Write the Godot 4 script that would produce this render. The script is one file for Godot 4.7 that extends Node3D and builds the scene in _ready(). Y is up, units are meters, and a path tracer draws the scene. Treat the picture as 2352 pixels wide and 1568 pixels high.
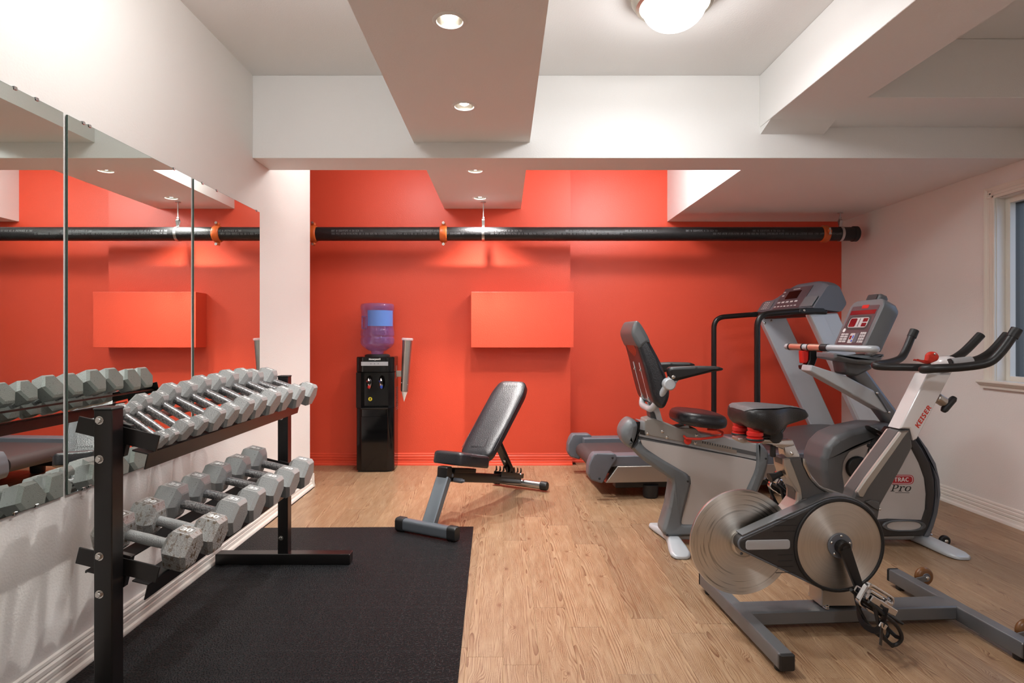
extends Node3D
# A basement gym: metres, y up, the viewer stands at the origin and looks along -z.

var M := {}
var names := {}
var rng := RandomNumberGenerator.new()

# ---------- geometry builder: collects triangles (counter-clockwise outward), commits with crease-aware normals ----------
class G:
	var v := PackedVector3Array()
	var uv := PackedVector2Array()
	var xf := Transform3D()

	func tri(a: Vector3, b: Vector3, c: Vector3, ua := Vector2.ZERO, ub := Vector2.ZERO, uc := Vector2.ZERO) -> void:
		v.append(xf * a); v.append(xf * b); v.append(xf * c)
		uv.append(ua); uv.append(ub); uv.append(uc)

	func quad(a: Vector3, b: Vector3, c: Vector3, d: Vector3) -> void:
		tri(a, b, c); tri(a, c, d)

	func box(c: Vector3, s: Vector3, bev := 0.0, turn := Basis()) -> G:
		var h := s * 0.5
		bev = minf(bev, 0.49 * minf(s.x, minf(s.y, s.z)))
		var p := func(sx: float, sy: float, sz: float, k: int) -> Vector3:
			var q := Vector3(sx * h.x, sy * h.y, sz * h.z)
			if k != 0: q.x -= sx * bev
			if k != 1: q.y -= sy * bev
			if k != 2: q.z -= sz * bev
			return c + turn * q
		for s1 in [-1.0, 1.0]:
			var f := [p.call(s1, -1, -1, 0), p.call(s1, 1, -1, 0), p.call(s1, 1, 1, 0), p.call(s1, -1, 1, 0)]
			var g := [p.call(-1, s1, -1, 1), p.call(-1, s1, 1, 1), p.call(1, s1, 1, 1), p.call(1, s1, -1, 1)]
			var e := [p.call(-1, -1, s1, 2), p.call(1, -1, s1, 2), p.call(1, 1, s1, 2), p.call(-1, 1, s1, 2)]
			for q in [f, g, e]:
				if s1 > 0: quad(q[0], q[1], q[2], q[3])
				else: quad(q[3], q[2], q[1], q[0])
		if bev > 0.0:
			for s1 in [-1.0, 1.0]:
				for s2 in [-1.0, 1.0]:
					var q1 := [p.call(s1, s2, -1, 0), p.call(s1, s2, -1, 1), p.call(s1, s2, 1, 1), p.call(s1, s2, 1, 0)]
					var q2 := [p.call(-1, s1, s2, 1), p.call(-1, s1, s2, 2), p.call(1, s1, s2, 2), p.call(1, s1, s2, 1)]
					var q3 := [p.call(s2, -1, s1, 2), p.call(s2, -1, s1, 0), p.call(s2, 1, s1, 0), p.call(s2, 1, s1, 2)]
					for q in [q1, q2, q3]:
						if s1 * s2 > 0: quad(q[0], q[1], q[2], q[3])
						else: quad(q[3], q[2], q[1], q[0])
					for s3 in [-1.0, 1.0]:
						var a: Vector3 = p.call(s1, s2, s3, 0)
						var b: Vector3 = p.call(s1, s2, s3, 1)
						var d: Vector3 = p.call(s1, s2, s3, 2)
						if s1 * s2 * s3 > 0: tri(a, b, d)
						else: tri(a, d, b)
		return self

	# rings of equal length, each running counter-clockwise seen against the direction of travel
	func loft(rings: Array, cap0 := true, cap1 := true, wrap := true) -> G:
		var n: int = rings[0].size()
		for i in rings.size() - 1:
			for j in (n if wrap else n - 1):
				var k := (j + 1) % n
				var ua := Vector2(float(j) / n, float(i) / (rings.size() - 1))
				var ub := Vector2(float(j + 1) / n, ua.y)
				var uc := Vector2(ub.x, float(i + 1) / (rings.size() - 1))
				var ud := Vector2(ua.x, uc.y)
				tri(rings[i][j], rings[i][k], rings[i + 1][k], ua, ub, uc)
				tri(rings[i][j], rings[i + 1][k], rings[i + 1][j], ua, uc, ud)
		if cap0: fan(rings[0], true)
		if cap1: fan(rings[-1], false)
		return self

	func fan(r: Array, back: bool) -> void:
		var c := Vector3.ZERO
		for q in r: c += q
		c /= r.size()
		for j in r.size():
			var k := (j + 1) % r.size()
			if back: tri(c, r[k], r[j])
			else: tri(c, r[j], r[k])

	func sweep(profile: PackedVector2Array, pts: Array, up := Vector3.UP, caps := true, closed := false, scales := []) -> G:
		var rings := []
		var n := pts.size()
		var side := Vector3.ZERO
		for i in n:
			var a: Vector3 = pts[(i - 1 + n) % n] if closed or i > 0 else pts[0]
			var b: Vector3 = pts[(i + 1) % n] if closed or i < n - 1 else pts[n - 1]
			var t := (b - a).normalized()
			if i == 0:
				side = t.cross(up)
				if side.length() < 0.01: side = t.cross(Vector3.RIGHT)
			side = (side - t * side.dot(t)).normalized()
			var u := side.cross(t)
			var k: float = 1.0
			if i > 0 and i < n - 1 or closed:
				var h: Vector3 = ((pts[i] as Vector3) - a).normalized()
				k = 1.0 / maxf(0.5, sqrt(maxf(0.0, (1.0 + h.dot((b - (pts[i] as Vector3)).normalized())) / 2.0)))
			var z: float = scales[i] if scales.size() else 1.0
			var ring := []
			for q in profile: ring.append((pts[i] as Vector3) - side * q.x * z * k + u * q.y * z)
			rings.append(ring)
		if closed: rings.append(rings[0])
		return loft(rings, caps and not closed, caps and not closed)

	func tube(pts: Array, r: float, seg := 12, caps := true, closed := false, scales := []) -> G:
		var p := PackedVector2Array()
		for i in seg: p.append(Vector2.from_angle(TAU * i / seg) * r)
		return sweep(p, pts, Vector3.UP, caps, closed, scales)

	func bar(a: Vector3, b: Vector3, w: float, h: float, bev := 0.003, up := Vector3.UP) -> G:
		var t := (b - a).normalized()
		var s := t.cross(up).normalized()
		return box((a + b) / 2, Vector3(w, h, a.distance_to(b)), bev, Basis(s, s.cross(t), -t))

	# profile of (radius, height) from bottom to top round the y axis of `at`
	func lathe(profile: Array, seg := 24, at := Transform3D(), cap0 := true, cap1 := true) -> G:
		var rings := []
		for q in profile:
			var ring := []
			for i in seg:
				var a := -TAU * i / seg
				ring.append(at * Vector3(cos(a) * q[0], q[1], sin(a) * q[0]))
			rings.append(ring)
		return loft(rings, cap0, cap1)

	func disc(c: Vector3, axis: Vector3, r: float, h: float, seg := 20, bev := 0.0) -> G:
		var y := axis.normalized()
		var x := y.cross(Vector3(0.31, 0.57, 0.76)).normalized()
		var prof := [[r, -h / 2], [r, h / 2]]
		if bev > 0: prof = [[r - bev, -h / 2], [r, -h / 2 + bev], [r, h / 2 - bev], [r - bev, h / 2]]
		return lathe(prof, seg, Transform3D(Basis(x, y, x.cross(y)), c))

	func ball(c: Vector3, r: Vector3, seg := 14, turn := Basis()) -> G:
		var prof := []
		for i in seg / 2 + 1:
			var a := PI * i / (seg / 2) - PI / 2
			prof.append([maxf(cos(a), 0.001), sin(a)])
		return lathe(prof, seg, Transform3D(turn * Basis.from_scale(r), c), false, false)

	# outline (x, y) pulled along z from z0 to z1, edges chamfered
	func prism(poly: PackedVector2Array, z0: float, z1: float, bev := 0.0, cap0 := true, cap1 := true) -> G:
		if Geometry2D.is_polygon_clockwise(poly):
			poly = poly.duplicate()
			poly.reverse()
		var n := poly.size()
		var inner := PackedVector2Array()
		for i in n:
			var a := (poly[i] - poly[(i - 1 + n) % n]).normalized()
			var b := (poly[(i + 1) % n] - poly[i]).normalized()
			var na := Vector2(-a.y, a.x)
			var m := (na + Vector2(-b.y, b.x)).normalized()
			inner.append(poly[i] + m * bev / maxf(0.4, m.dot(na)))
		var rings := []
		if bev > 0: rings.append([inner, z0])
		rings.append([poly, z0 + bev]); rings.append([poly, z1 - bev])
		if bev > 0: rings.append([inner, z1])
		for k in rings.size() - 1:
			for i in n:
				var j := (i + 1) % n
				var a: PackedVector2Array = rings[k][0]
				var b: PackedVector2Array = rings[k + 1][0]
				quad(Vector3(a[i].x, a[i].y, rings[k][1]), Vector3(a[j].x, a[j].y, rings[k][1]), Vector3(b[j].x, b[j].y, rings[k + 1][1]), Vector3(b[i].x, b[i].y, rings[k + 1][1]))
		var idx := Geometry2D.triangulate_polygon(inner)
		if idx.is_empty(): idx = Geometry2D.triangulate_polygon(poly)
		if idx.is_empty():
			# merge points that all but coincide, then try again
			var keep := PackedInt32Array()
			var thin := PackedVector2Array()
			for i in n:
				if thin.is_empty() or thin[-1].distance_to(poly[i]) > 0.0006 and (i < n - 1 or thin[0].distance_to(poly[i]) > 0.0006):
					thin.append(poly[i])
					keep.append(i)
			for k in Geometry2D.triangulate_polygon(thin): idx.append(keep[k])
			if idx.is_empty(): print("no cap for an outline of %d points" % n, " ", poly[0], get_stack())
		for t in range(0, idx.size(), 3):
			var p: Vector2 = inner[idx[t]]; var q: Vector2 = inner[idx[t + 1]]; var r: Vector2 = inner[idx[t + 2]]
			if (q - p).cross(r - p) < 0:
				var w := q
				q = r; r = w
			if cap1: tri(Vector3(p.x, p.y, z1), Vector3(q.x, q.y, z1), Vector3(r.x, r.y, z1))
			if cap0: tri(Vector3(p.x, p.y, z0), Vector3(r.x, r.y, z0), Vector3(q.x, q.y, z0))
		return self

	# a flat frame: outer and inner outline with as many points each
	func frame(outer: PackedVector2Array, inner: PackedVector2Array, z0: float, z1: float, bev := 0.0) -> G:
		var n := outer.size()
		for i in n:
			var j := (i + 1) % n
			var mid := func(a: Vector2, b: Vector2) -> Vector2: return a + (b - a).limit_length(bev)
			var o1 := outer[i]; var o2 := outer[j]; var i1 := inner[i]; var i2 := inner[j]
			var c1: Vector2 = mid.call(o1, i1); var c2: Vector2 = mid.call(o2, i2)
			var d1: Vector2 = mid.call(i1, o1); var d2: Vector2 = mid.call(i2, o2)
			var w := func(p: Vector2, z: float) -> Vector3: return Vector3(p.x, p.y, z)
			quad(w.call(o1, z0), w.call(o2, z0), w.call(o2, z1 - bev), w.call(o1, z1 - bev))
			quad(w.call(i2, z0), w.call(i1, z0), w.call(i1, z1 - bev), w.call(i2, z1 - bev))
			quad(w.call(c1, z1), w.call(c2, z1), w.call(d2, z1), w.call(d1, z1))
			if bev > 0:
				quad(w.call(o1, z1 - bev), w.call(o2, z1 - bev), w.call(c2, z1), w.call(c1, z1))
				quad(w.call(d1, z1), w.call(d2, z1), w.call(i2, z1 - bev), w.call(i1, z1 - bev))
			quad(w.call(i1, z0), w.call(i2, z0), w.call(o2, z0), w.call(o1, z0))
		return self

	func mesh(crease := 45.0) -> ArrayMesh:
		var n := v.size()
		var fn := PackedVector3Array()
		var at := {}
		for t in range(0, n, 3):
			var f := (v[t + 1] - v[t]).cross(v[t + 2] - v[t])
			fn.append(f)
			for k in 3:
				var key := Vector3i((v[t + k] * 20000.0).round())
				if at.has(key): at[key].append(t / 3)
				else: at[key] = [t / 3]
		var nn := PackedVector3Array()
		nn.resize(n)
		var lim := cos(deg_to_rad(crease))
		for t in range(0, n, 3):
			var own := fn[t / 3].normalized()
			for k in 3:
				var s := Vector3.ZERO
				for f in at[Vector3i((v[t + k] * 20000.0).round())]:
					if fn[f].normalized().dot(own) > lim: s += fn[f]
				nn[t + k] = s.normalized() if s.length() > 0 else own
		var idx := PackedInt32Array()
		idx.resize(n)
		for t in range(0, n, 3):
			idx[t] = t; idx[t + 1] = t + 2; idx[t + 2] = t + 1
		var arr := []
		arr.resize(Mesh.ARRAY_MAX)
		arr[Mesh.ARRAY_VERTEX] = v
		arr[Mesh.ARRAY_NORMAL] = nn
		arr[Mesh.ARRAY_TEX_UV] = uv
		arr[Mesh.ARRAY_INDEX] = idx
		var am := ArrayMesh.new()
		am.add_surface_from_arrays(Mesh.PRIMITIVE_TRIANGLES, arr)
		return am

# ---------- outlines ----------
func pl(a: Array) -> PackedVector2Array:
	var p := PackedVector2Array()
	for i in range(0, a.size(), 2): p.append(Vector2(a[i], a[i + 1]))
	return p

func p3(a: Array, z: float) -> Array:
	var p := []
	for i in range(0, a.size(), 2): p.append(Vector3(a[i], a[i + 1], z))
	return p

func v3(a: Array) -> Array:
	var p := []
	for i in range(0, a.size(), 3): p.append(Vector3(a[i], a[i + 1], a[i + 2]))
	return p

# corners of an outline rounded with radius r
func rounded(p: PackedVector2Array, r: float, seg := 4) -> PackedVector2Array:
	var out := PackedVector2Array()
	var n := p.size()
	for i in n:
		var a := p[(i - 1 + n) % n] - p[i]
		var b := p[(i + 1) % n] - p[i]
		var k := minf(r, minf(a.length(), b.length()) * 0.48)
		var s := p[i] + a.normalized() * k
		var e := p[i] + b.normalized() * k
		for j in seg + 1:
			var t := float(j) / seg
			out.append(s.lerp(p[i], t).lerp(p[i].lerp(e, t), t))
	return out

func rrect(w: float, h: float, r: float, seg := 4) -> PackedVector2Array:
	return rounded(PackedVector2Array([Vector2(-w / 2, -h / 2), Vector2(w / 2, -h / 2), Vector2(w / 2, h / 2), Vector2(-w / 2, h / 2)]), r, seg)

func circle(c: Vector2, r: float, n := 32) -> PackedVector2Array:
	var p := PackedVector2Array()
	for i in n: p.append(c + Vector2.from_angle(TAU * i / n) * r)
	return p

func moved(p: PackedVector2Array, by: Vector2) -> PackedVector2Array:
	return Transform2D(0, by) * p

# closed Catmull-Rom curve through the outline
func smooth2(p: PackedVector2Array, seg := 4) -> PackedVector2Array:
	var out := PackedVector2Array()
	var n := p.size()
	for i in n:
		for j in seg: out.append(p[i].cubic_interpolate(p[(i + 1) % n], p[(i - 1 + n) % n], p[(i + 2) % n], float(j) / seg))
	return out

# open curve through points
func smooth3(p: Array, seg := 5) -> Array:
	var out := []
	var n := p.size()
	for i in n - 1:
		var a: Vector3 = p[maxi(i - 1, 0)]; var d: Vector3 = p[mini(i + 2, n - 1)]
		for j in seg: out.append((p[i] as Vector3).cubic_interpolate(p[i + 1], a, d, float(j) / seg))
	out.append(p[n - 1])
	return out

# polyline with its bends rounded
func bent(p: Array, r: float, seg := 5) -> Array:
	var out := [p[0]]
	for i in range(1, p.size() - 1):
		var c: Vector3 = p[i]
		var a: Vector3 = p[i - 1] - c
		var b: Vector3 = p[i + 1] - c
		var k := minf(r, minf(a.length(), b.length()) * 0.48)
		var s := c + a.normalized() * k
		var e := c + b.normalized() * k
		for j in seg + 1:
			var t := float(j) / seg
			out.append(s.lerp(c, t).lerp(c.lerp(e, t), t))
	out.append(p[-1])
	return out

# ---------- nodes ----------
func numbered(called: String) -> String:
	var n: int = names.get(called, 0)
	names[called] = n + 1
	return called if n == 0 else "%s_%03d" % [called, n]

func put(called: String, mesh: Mesh, mat: Material, parent: Node3D) -> MeshInstance3D:
	var o := MeshInstance3D.new()
	o.name = called
	o.mesh = mesh
	o.material_override = mat
	o.cast_shadow = GeometryInstance3D.SHADOW_CASTING_SETTING_ON
	parent.add_child(o, true)
	return o

func part(called: String, g: G, mat: Material, parent: Node3D, crease := 45.0) -> MeshInstance3D:
	return put(called, g.mesh(crease), mat, parent)

func thing(called: String, label: String, category: String, at := Vector3.ZERO, turn := 0.0, group := "") -> Node3D:
	var o := Node3D.new()
	o.name = numbered(called)
	add_child(o)
	o.position = at
	o.rotation.y = turn
	tag(o, label, category, group)
	return o

func tag(o: Node3D, label: String, category: String, group := "") -> void:
	o.set_meta("label", label)
	o.set_meta("category", category)
	if group: o.set_meta("group", group)

func structure(called: String, g: G, mat: Material, label: String, crease := 30.0) -> MeshInstance3D:
	var o := put(numbered(called), g.mesh(crease), mat, self)
	o.set_meta("kind", "structure")
	o.set_meta("label", label)
	return o

func span(x0: float, x1: float, y0: float, y1: float, d0: float, d1: float, bev := 0.0) -> G:
	var g := G.new()
	return g.box(Vector3((x0 + x1) / 2, (y0 + y1) / 2, -(d0 + d1) / 2), Vector3(absf(x1 - x0), absf(y1 - y0), absf(d1 - d0)), bev)

# flat lettering, its middle at `at`, standing in the plane of turn.x / turn.y
func lettering(text: String, height: float, mat: Material, parent: Node3D, at: Vector3, turn := Basis(), face := "Droid Sans", bold := true, slant := 0.0, wide := 1.0) -> MeshInstance3D:
	var o := put("lettering", text_mesh(text, face, bold), mat, parent)
	var k := height / 0.73
	var b := Basis(Vector3(wide * k, 0, 0), Vector3(slant * k, k, 0), Vector3(0, 0, 0.001))
	o.transform = Transform3D(turn * b, at)
	return o

# letters one unit of font size high, laid flat and centred
func text_mesh(text: String, face: String, bold: bool) -> TextMesh:
	var f := SystemFont.new()
	f.font_names = PackedStringArray([face])
	if bold: f.font_weight = 700
	var t := TextMesh.new()
	t.text = text
	t.font = f
	t.font_size = 64
	t.pixel_size = 1.0 / 64
	t.depth = 1.0
	t.curve_step = 2.0
	return t

const EYE := 1.126          # height of the lens above the floor
const WALL_L := -1.45       # face of the mirror wall
const WALL_R := 3.03        # face of the window wall
const BACK := 5.115         # distance to the red wall
const BACK_R := 5.234       # its recessed right part
const REAR := -2.2          # wall behind the viewer
const CEIL := 2.631
const BEAM := 2.154         # underside of the cross beam

func _ready() -> void:
	# camera: level, lens shifted a little so that uprights stay upright
	var cam := Camera3D.new()
	cam.name = "camera"
	add_child(cam)
	cam.position = Vector3(0, EYE, 0)
	cam.set_frustum(0.05 * 1568.0 / 1340.0, Vector2(19.0, -12.0) / 1340.0 * 0.05, 0.05, 60.0)
	cam.current = true
	# dusk sky, seen only through the window
	var env := Environment.new()
	var sky_mat := ProceduralSkyMaterial.new()
	sky_mat.sky_top_color = Color(0.52, 0.63, 0.79)
	sky_mat.sky_horizon_color = Color(0.70, 0.79, 0.89)
	sky_mat.ground_bottom_color = Color(0.25, 0.27, 0.3)
	sky_mat.ground_horizon_color = Color(0.5, 0.58, 0.66)
	var sky := Sky.new()
	sky.sky_material = sky_mat
	env.background_mode = Environment.BG_SKY
	env.sky = sky
	env.background_energy_multiplier = 2.6
	env.tonemap_mode = Environment.TONE_MAPPER_LINEAR
	env.tonemap_exposure = 1.15
	env.sdfgi_enabled = true
	env.ssao_enabled = true
	env.ssil_enabled = true
	var we := WorldEnvironment.new()
	we.name = "surroundings"
	we.environment = env
	add_child(we)
	make_materials()
	build_room()
	build_lights()
	build_pipe()
	build_mirrors()
	build_cooler()
	build_bench()
	build_rack()
	build_treadmill()
	build_recumbent()
	build_spin_bike()

# outline moved inwards by d
func inset(poly: PackedVector2Array, d: float) -> PackedVector2Array:
	var out := PackedVector2Array()
	var n := poly.size()
	for i in n:
		var a := (poly[i] - poly[(i - 1 + n) % n]).normalized()
		var b := (poly[(i + 1) % n] - poly[i]).normalized()
		var na := Vector2(-a.y, a.x)
		var m := (na + Vector2(-b.y, b.x)).normalized()
		out.append(poly[i] + m * d / maxf(0.55, m.dot(na)))
	return out

# a soft slab over a counter-clockwise outline: steps of [inset, height]
func cushion(g: G, poly: PackedVector2Array, steps: Array) -> G:
	if Geometry2D.is_polygon_clockwise(poly):
		poly = poly.duplicate()
		poly.reverse()
	var rings := []
	for s in steps:
		var ring := []
		for q in inset(poly, s[0]): ring.append(Vector3(q.x, q.y, s[1]))
		rings.append(ring)
	g.loft(rings, false, false)
	for e in [0, -1]:
		var flat := inset(poly, steps[e][0])
		var idx := Geometry2D.triangulate_polygon(flat)
		if idx.is_empty(): idx = Geometry2D.triangulate_polygon(poly)
		if idx.is_empty(): g.fan(rings[e], e == 0)
		for k in range(0, idx.size(), 3):
			var a: Vector3 = rings[e][idx[k]]
			var b: Vector3 = rings[e][idx[k + 1]]
			var c: Vector3 = rings[e][idx[k + 2]]
			if ((b - a).cross(c - a).z > 0.0) == (e == -1): g.tri(a, b, c)
			else: g.tri(a, c, b)
	return g

# turn of a part drawn in the x / y plane so that it lies flat: its y runs along -z, its z upwards
const FLAT := Basis(Vector3(1, 0, 0), Vector3(0, 0, -1), Vector3(0, 1, 0))

func hexbolt(at: Vector3, axis: Vector3, r: float, h: float) -> G:
	var g := G.new()
	g.disc(at, axis, r, h, 6, r * 0.2)
	g.disc(at - axis * h * 0.4, axis, r * 1.35, h * 0.3, 14)
	return g

func domebolt(at: Vector3, axis: Vector3, r: float) -> G:
	var g := G.new()
	g.ball(at, Vector3(r, r * 0.6, r), 10, Basis(Quaternion(Vector3.UP, axis.normalized())))
	return g

# ---------- materials ----------
func rgb(r: float, g: float, b: float) -> Color:
	return Color(r / 255.0, g / 255.0, b / 255.0)

func mat(c: Color, rough := 0.5, metal := 0.0) -> StandardMaterial3D:
	var m := StandardMaterial3D.new()
	m.albedo_color = c
	m.roughness = rough
	m.metallic = metal
	return m

func noise_tex(freq: float, a: Color, b: Color, kind := FastNoiseLite.TYPE_SIMPLEX_SMOOTH, octaves := 3, salt := 1, size := 512, lo := 0.3, hi := 0.7) -> NoiseTexture2D:
	var n := FastNoiseLite.new()
	n.noise_type = kind
	n.frequency = freq
	n.fractal_octaves = octaves
	n.seed = salt
	var t := NoiseTexture2D.new()
	t.width = size
	t.height = size
	t.seamless = true
	t.noise = n
	var r := Gradient.new()
	r.offsets = PackedFloat32Array([lo, hi])
	r.colors = PackedColorArray([a, b])
	t.color_ramp = r
	return t

func over(m: StandardMaterial3D, tex: Texture2D, per_metre: float, world := false) -> StandardMaterial3D:
	m.albedo_texture = tex
	m.uv1_triplanar = true
	m.uv1_world_triplanar = world
	m.uv1_scale = Vector3.ONE * per_metre
	return m

func relief(m: StandardMaterial3D, tex: Texture2D, per_metre: float, cm: float, world := false) -> StandardMaterial3D:
	m.heightmap_enabled = true
	m.heightmap_texture = tex
	m.heightmap_scale = cm
	m.uv1_triplanar = true
	m.uv1_world_triplanar = world
	m.uv1_scale = Vector3.ONE * per_metre
	return m

# one floor board: rings of a sawn log, bent round knots, with fine fibres
func board_texture(salt: int) -> ImageTexture:
	var r := RandomNumberGenerator.new()
	r.seed = 900 + salt
	var w := 128
	var h := 1024
	var n := FastNoiseLite.new()
	n.noise_type = FastNoiseLite.TYPE_SIMPLEX_SMOOTH
	n.seed = salt * 7 + 3
	n.frequency = 1.0
	n.fractal_octaves = 2
	var fine := FastNoiseLite.new()
	fine.noise_type = FastNoiseLite.TYPE_SIMPLEX_SMOOTH
	fine.seed = salt * 13 + 5
	fine.frequency = 1.0
	fine.fractal_octaves = 1
	var pith := r.randf_range(-0.02, 0.15)
	var deep := r.randf_range(0.012, 0.05)
	var climb := r.randf_range(-0.045, 0.045)
	var knots := []
	for i in r.randi_range(0, 2): knots.append([r.randf_range(0.015, 0.113), r.randf_range(0.08, 1.14), r.randf_range(0.006, 0.012)])
	var tone := r.randf_range(-0.09, 0.07)
	var light := Vector3(0.69, 0.59, 0.475) * (1.0 + tone)
	var mid := Vector3(0.6, 0.475, 0.35) * (1.0 + tone)
	var dark := Vector3(0.39, 0.25, 0.165)
	var data := PackedByteArray()
	data.resize(w * h * 3)
	var i := 0
	for py in h:
		var y := 1.22 * py / h
		for px in w:
			var x := 0.128 * px / w
			var wob := n.get_noise_2d(x * 14.0, y * 2.6)
			var cx := x - pith + wob * 0.016
			var cz := deep + climb * y + wob * 0.006
			var ring := sqrt(cx * cx + cz * cz)
			var core := 0.0
			for k in knots:
				var dx: float = (x - k[0]) / k[2]
				var dy: float = (y - k[1]) / (k[2] * 1.9)
				var dd := dx * dx + dy * dy
				if dd < 30.0:
					ring += 0.024 * exp(-dd * 0.16)
					core = maxf(core, exp(-dd * 1.6))
			var ph := ring * 190.0
			ph -= floorf(ph)
			var line := pow(ph, 3.0) * (0.62 + 0.5 * n.get_noise_2d(x * 30.0 + 40.0, y * 3.0))
			var fib := fine.get_noise_2d(x * 420.0, y * 9.0) * 0.5 + 0.5
			var blotch := n.get_noise_2d(x * 22.0 + 90.0, y * 4.0) * 0.5 + 0.5
			var c := light.lerp(mid, clampf(blotch * 0.75 + 0.12 * fib, 0.0, 1.0))
			c = c.lerp(dark, clampf(line * 1.05 + core * 0.6 + pow(fib, 3.0) * 0.5, 0.0, 0.85))
			data[i] = int(clampf(c.x, 0, 1) * 255.0)
			data[i + 1] = int(clampf(c.y, 0, 1) * 255.0)
			data[i + 2] = int(clampf(c.z, 0, 1) * 255.0)
			i += 3
	return ImageTexture.create_from_image(Image.create_from_data(w, h, false, Image.FORMAT_RGB8, data))

# hammered grey enamel; worn = chips through to rust
func enamel(salt: int, worn: bool) -> StandardMaterial3D:
	var w := 256
	var n := FastNoiseLite.new()
	n.noise_type = FastNoiseLite.TYPE_SIMPLEX_SMOOTH
	n.seed = salt
	n.frequency = 0.02
	n.fractal_octaves = 5
	n.fractal_gain = 0.62
	var s := FastNoiseLite.new()
	s.noise_type = FastNoiseLite.TYPE_SIMPLEX_SMOOTH
	s.seed = salt + 1
	s.frequency = 0.22
	var img := Image.create(w, w, false, Image.FORMAT_RGB8)
	for y in w:
		for x in w:
			var f := s.get_noise_2d(x, y)
			var g := n.get_noise_2d(x, y)
			var c := Color(0.57, 0.578, 0.573).lerp(Color(0.65, 0.656, 0.65), clampf(f + 0.5, 0, 1))
			if worn:
				c = c.lerp(Color(0.74, 0.735, 0.72), 0.4)
				if g > 0.2: c = c.lerp(Color(0.37, 0.29, 0.2), clampf((g - 0.2) * 7.0, 0, 0.8))
				if absf(g + 0.12) < 0.018: c = c.lerp(Color(0.2, 0.17, 0.14), 0.75)
			elif g > 0.46: c = c.lerp(Color(0.25, 0.25, 0.25), 0.5)
			img.set_pixel(x, y, c)
	var m := mat(Color.WHITE, 0.42, 0.25)
	over(m, ImageTexture.create_from_image(img), 7.0)
	m.heightmap_enabled = true
	m.heightmap_texture = noise_tex(0.11, Color.BLACK, Color.WHITE, FastNoiseLite.TYPE_SIMPLEX_SMOOTH, 2, salt + 5, 256)
	m.heightmap_scale = 0.05
	return m

# turned steel disc: faint rings of grime round the middle, looked up by radius (v)
func turned(salt: int, grime: float) -> StandardMaterial3D:
	var r := FastNoiseLite.new()
	r.noise_type = FastNoiseLite.TYPE_SIMPLEX_SMOOTH
	r.seed = salt
	r.frequency = 0.03
	r.fractal_octaves = 3
	var img := Image.create(512, 256, false, Image.FORMAT_RGB8)
	for y in 256:
		for x in 512:
			var a := TAU * x / 512.0
			var g := r.get_noise_3d(cos(a) * 22.0, sin(a) * 22.0, y * 2.6)
			var k := 1.0
			if g > 0.22 and y > 110: k -= grime * clampf((g - 0.22) * 5.0, 0, 1) * smoothstep(110.0, 200.0, y)
			k *= 0.97 + 0.06 * r.get_noise_1d(y * 9.0)
			img.set_pixel(x, y, Color(0.86 * k, 0.845 * k, 0.82 * k))
	var m := mat(Color.WHITE, 0.4, 1.0)
	m.albedo_texture = ImageTexture.create_from_image(img)
	m.anisotropy_enabled = true
	m.anisotropy = -0.85
	return m

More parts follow.
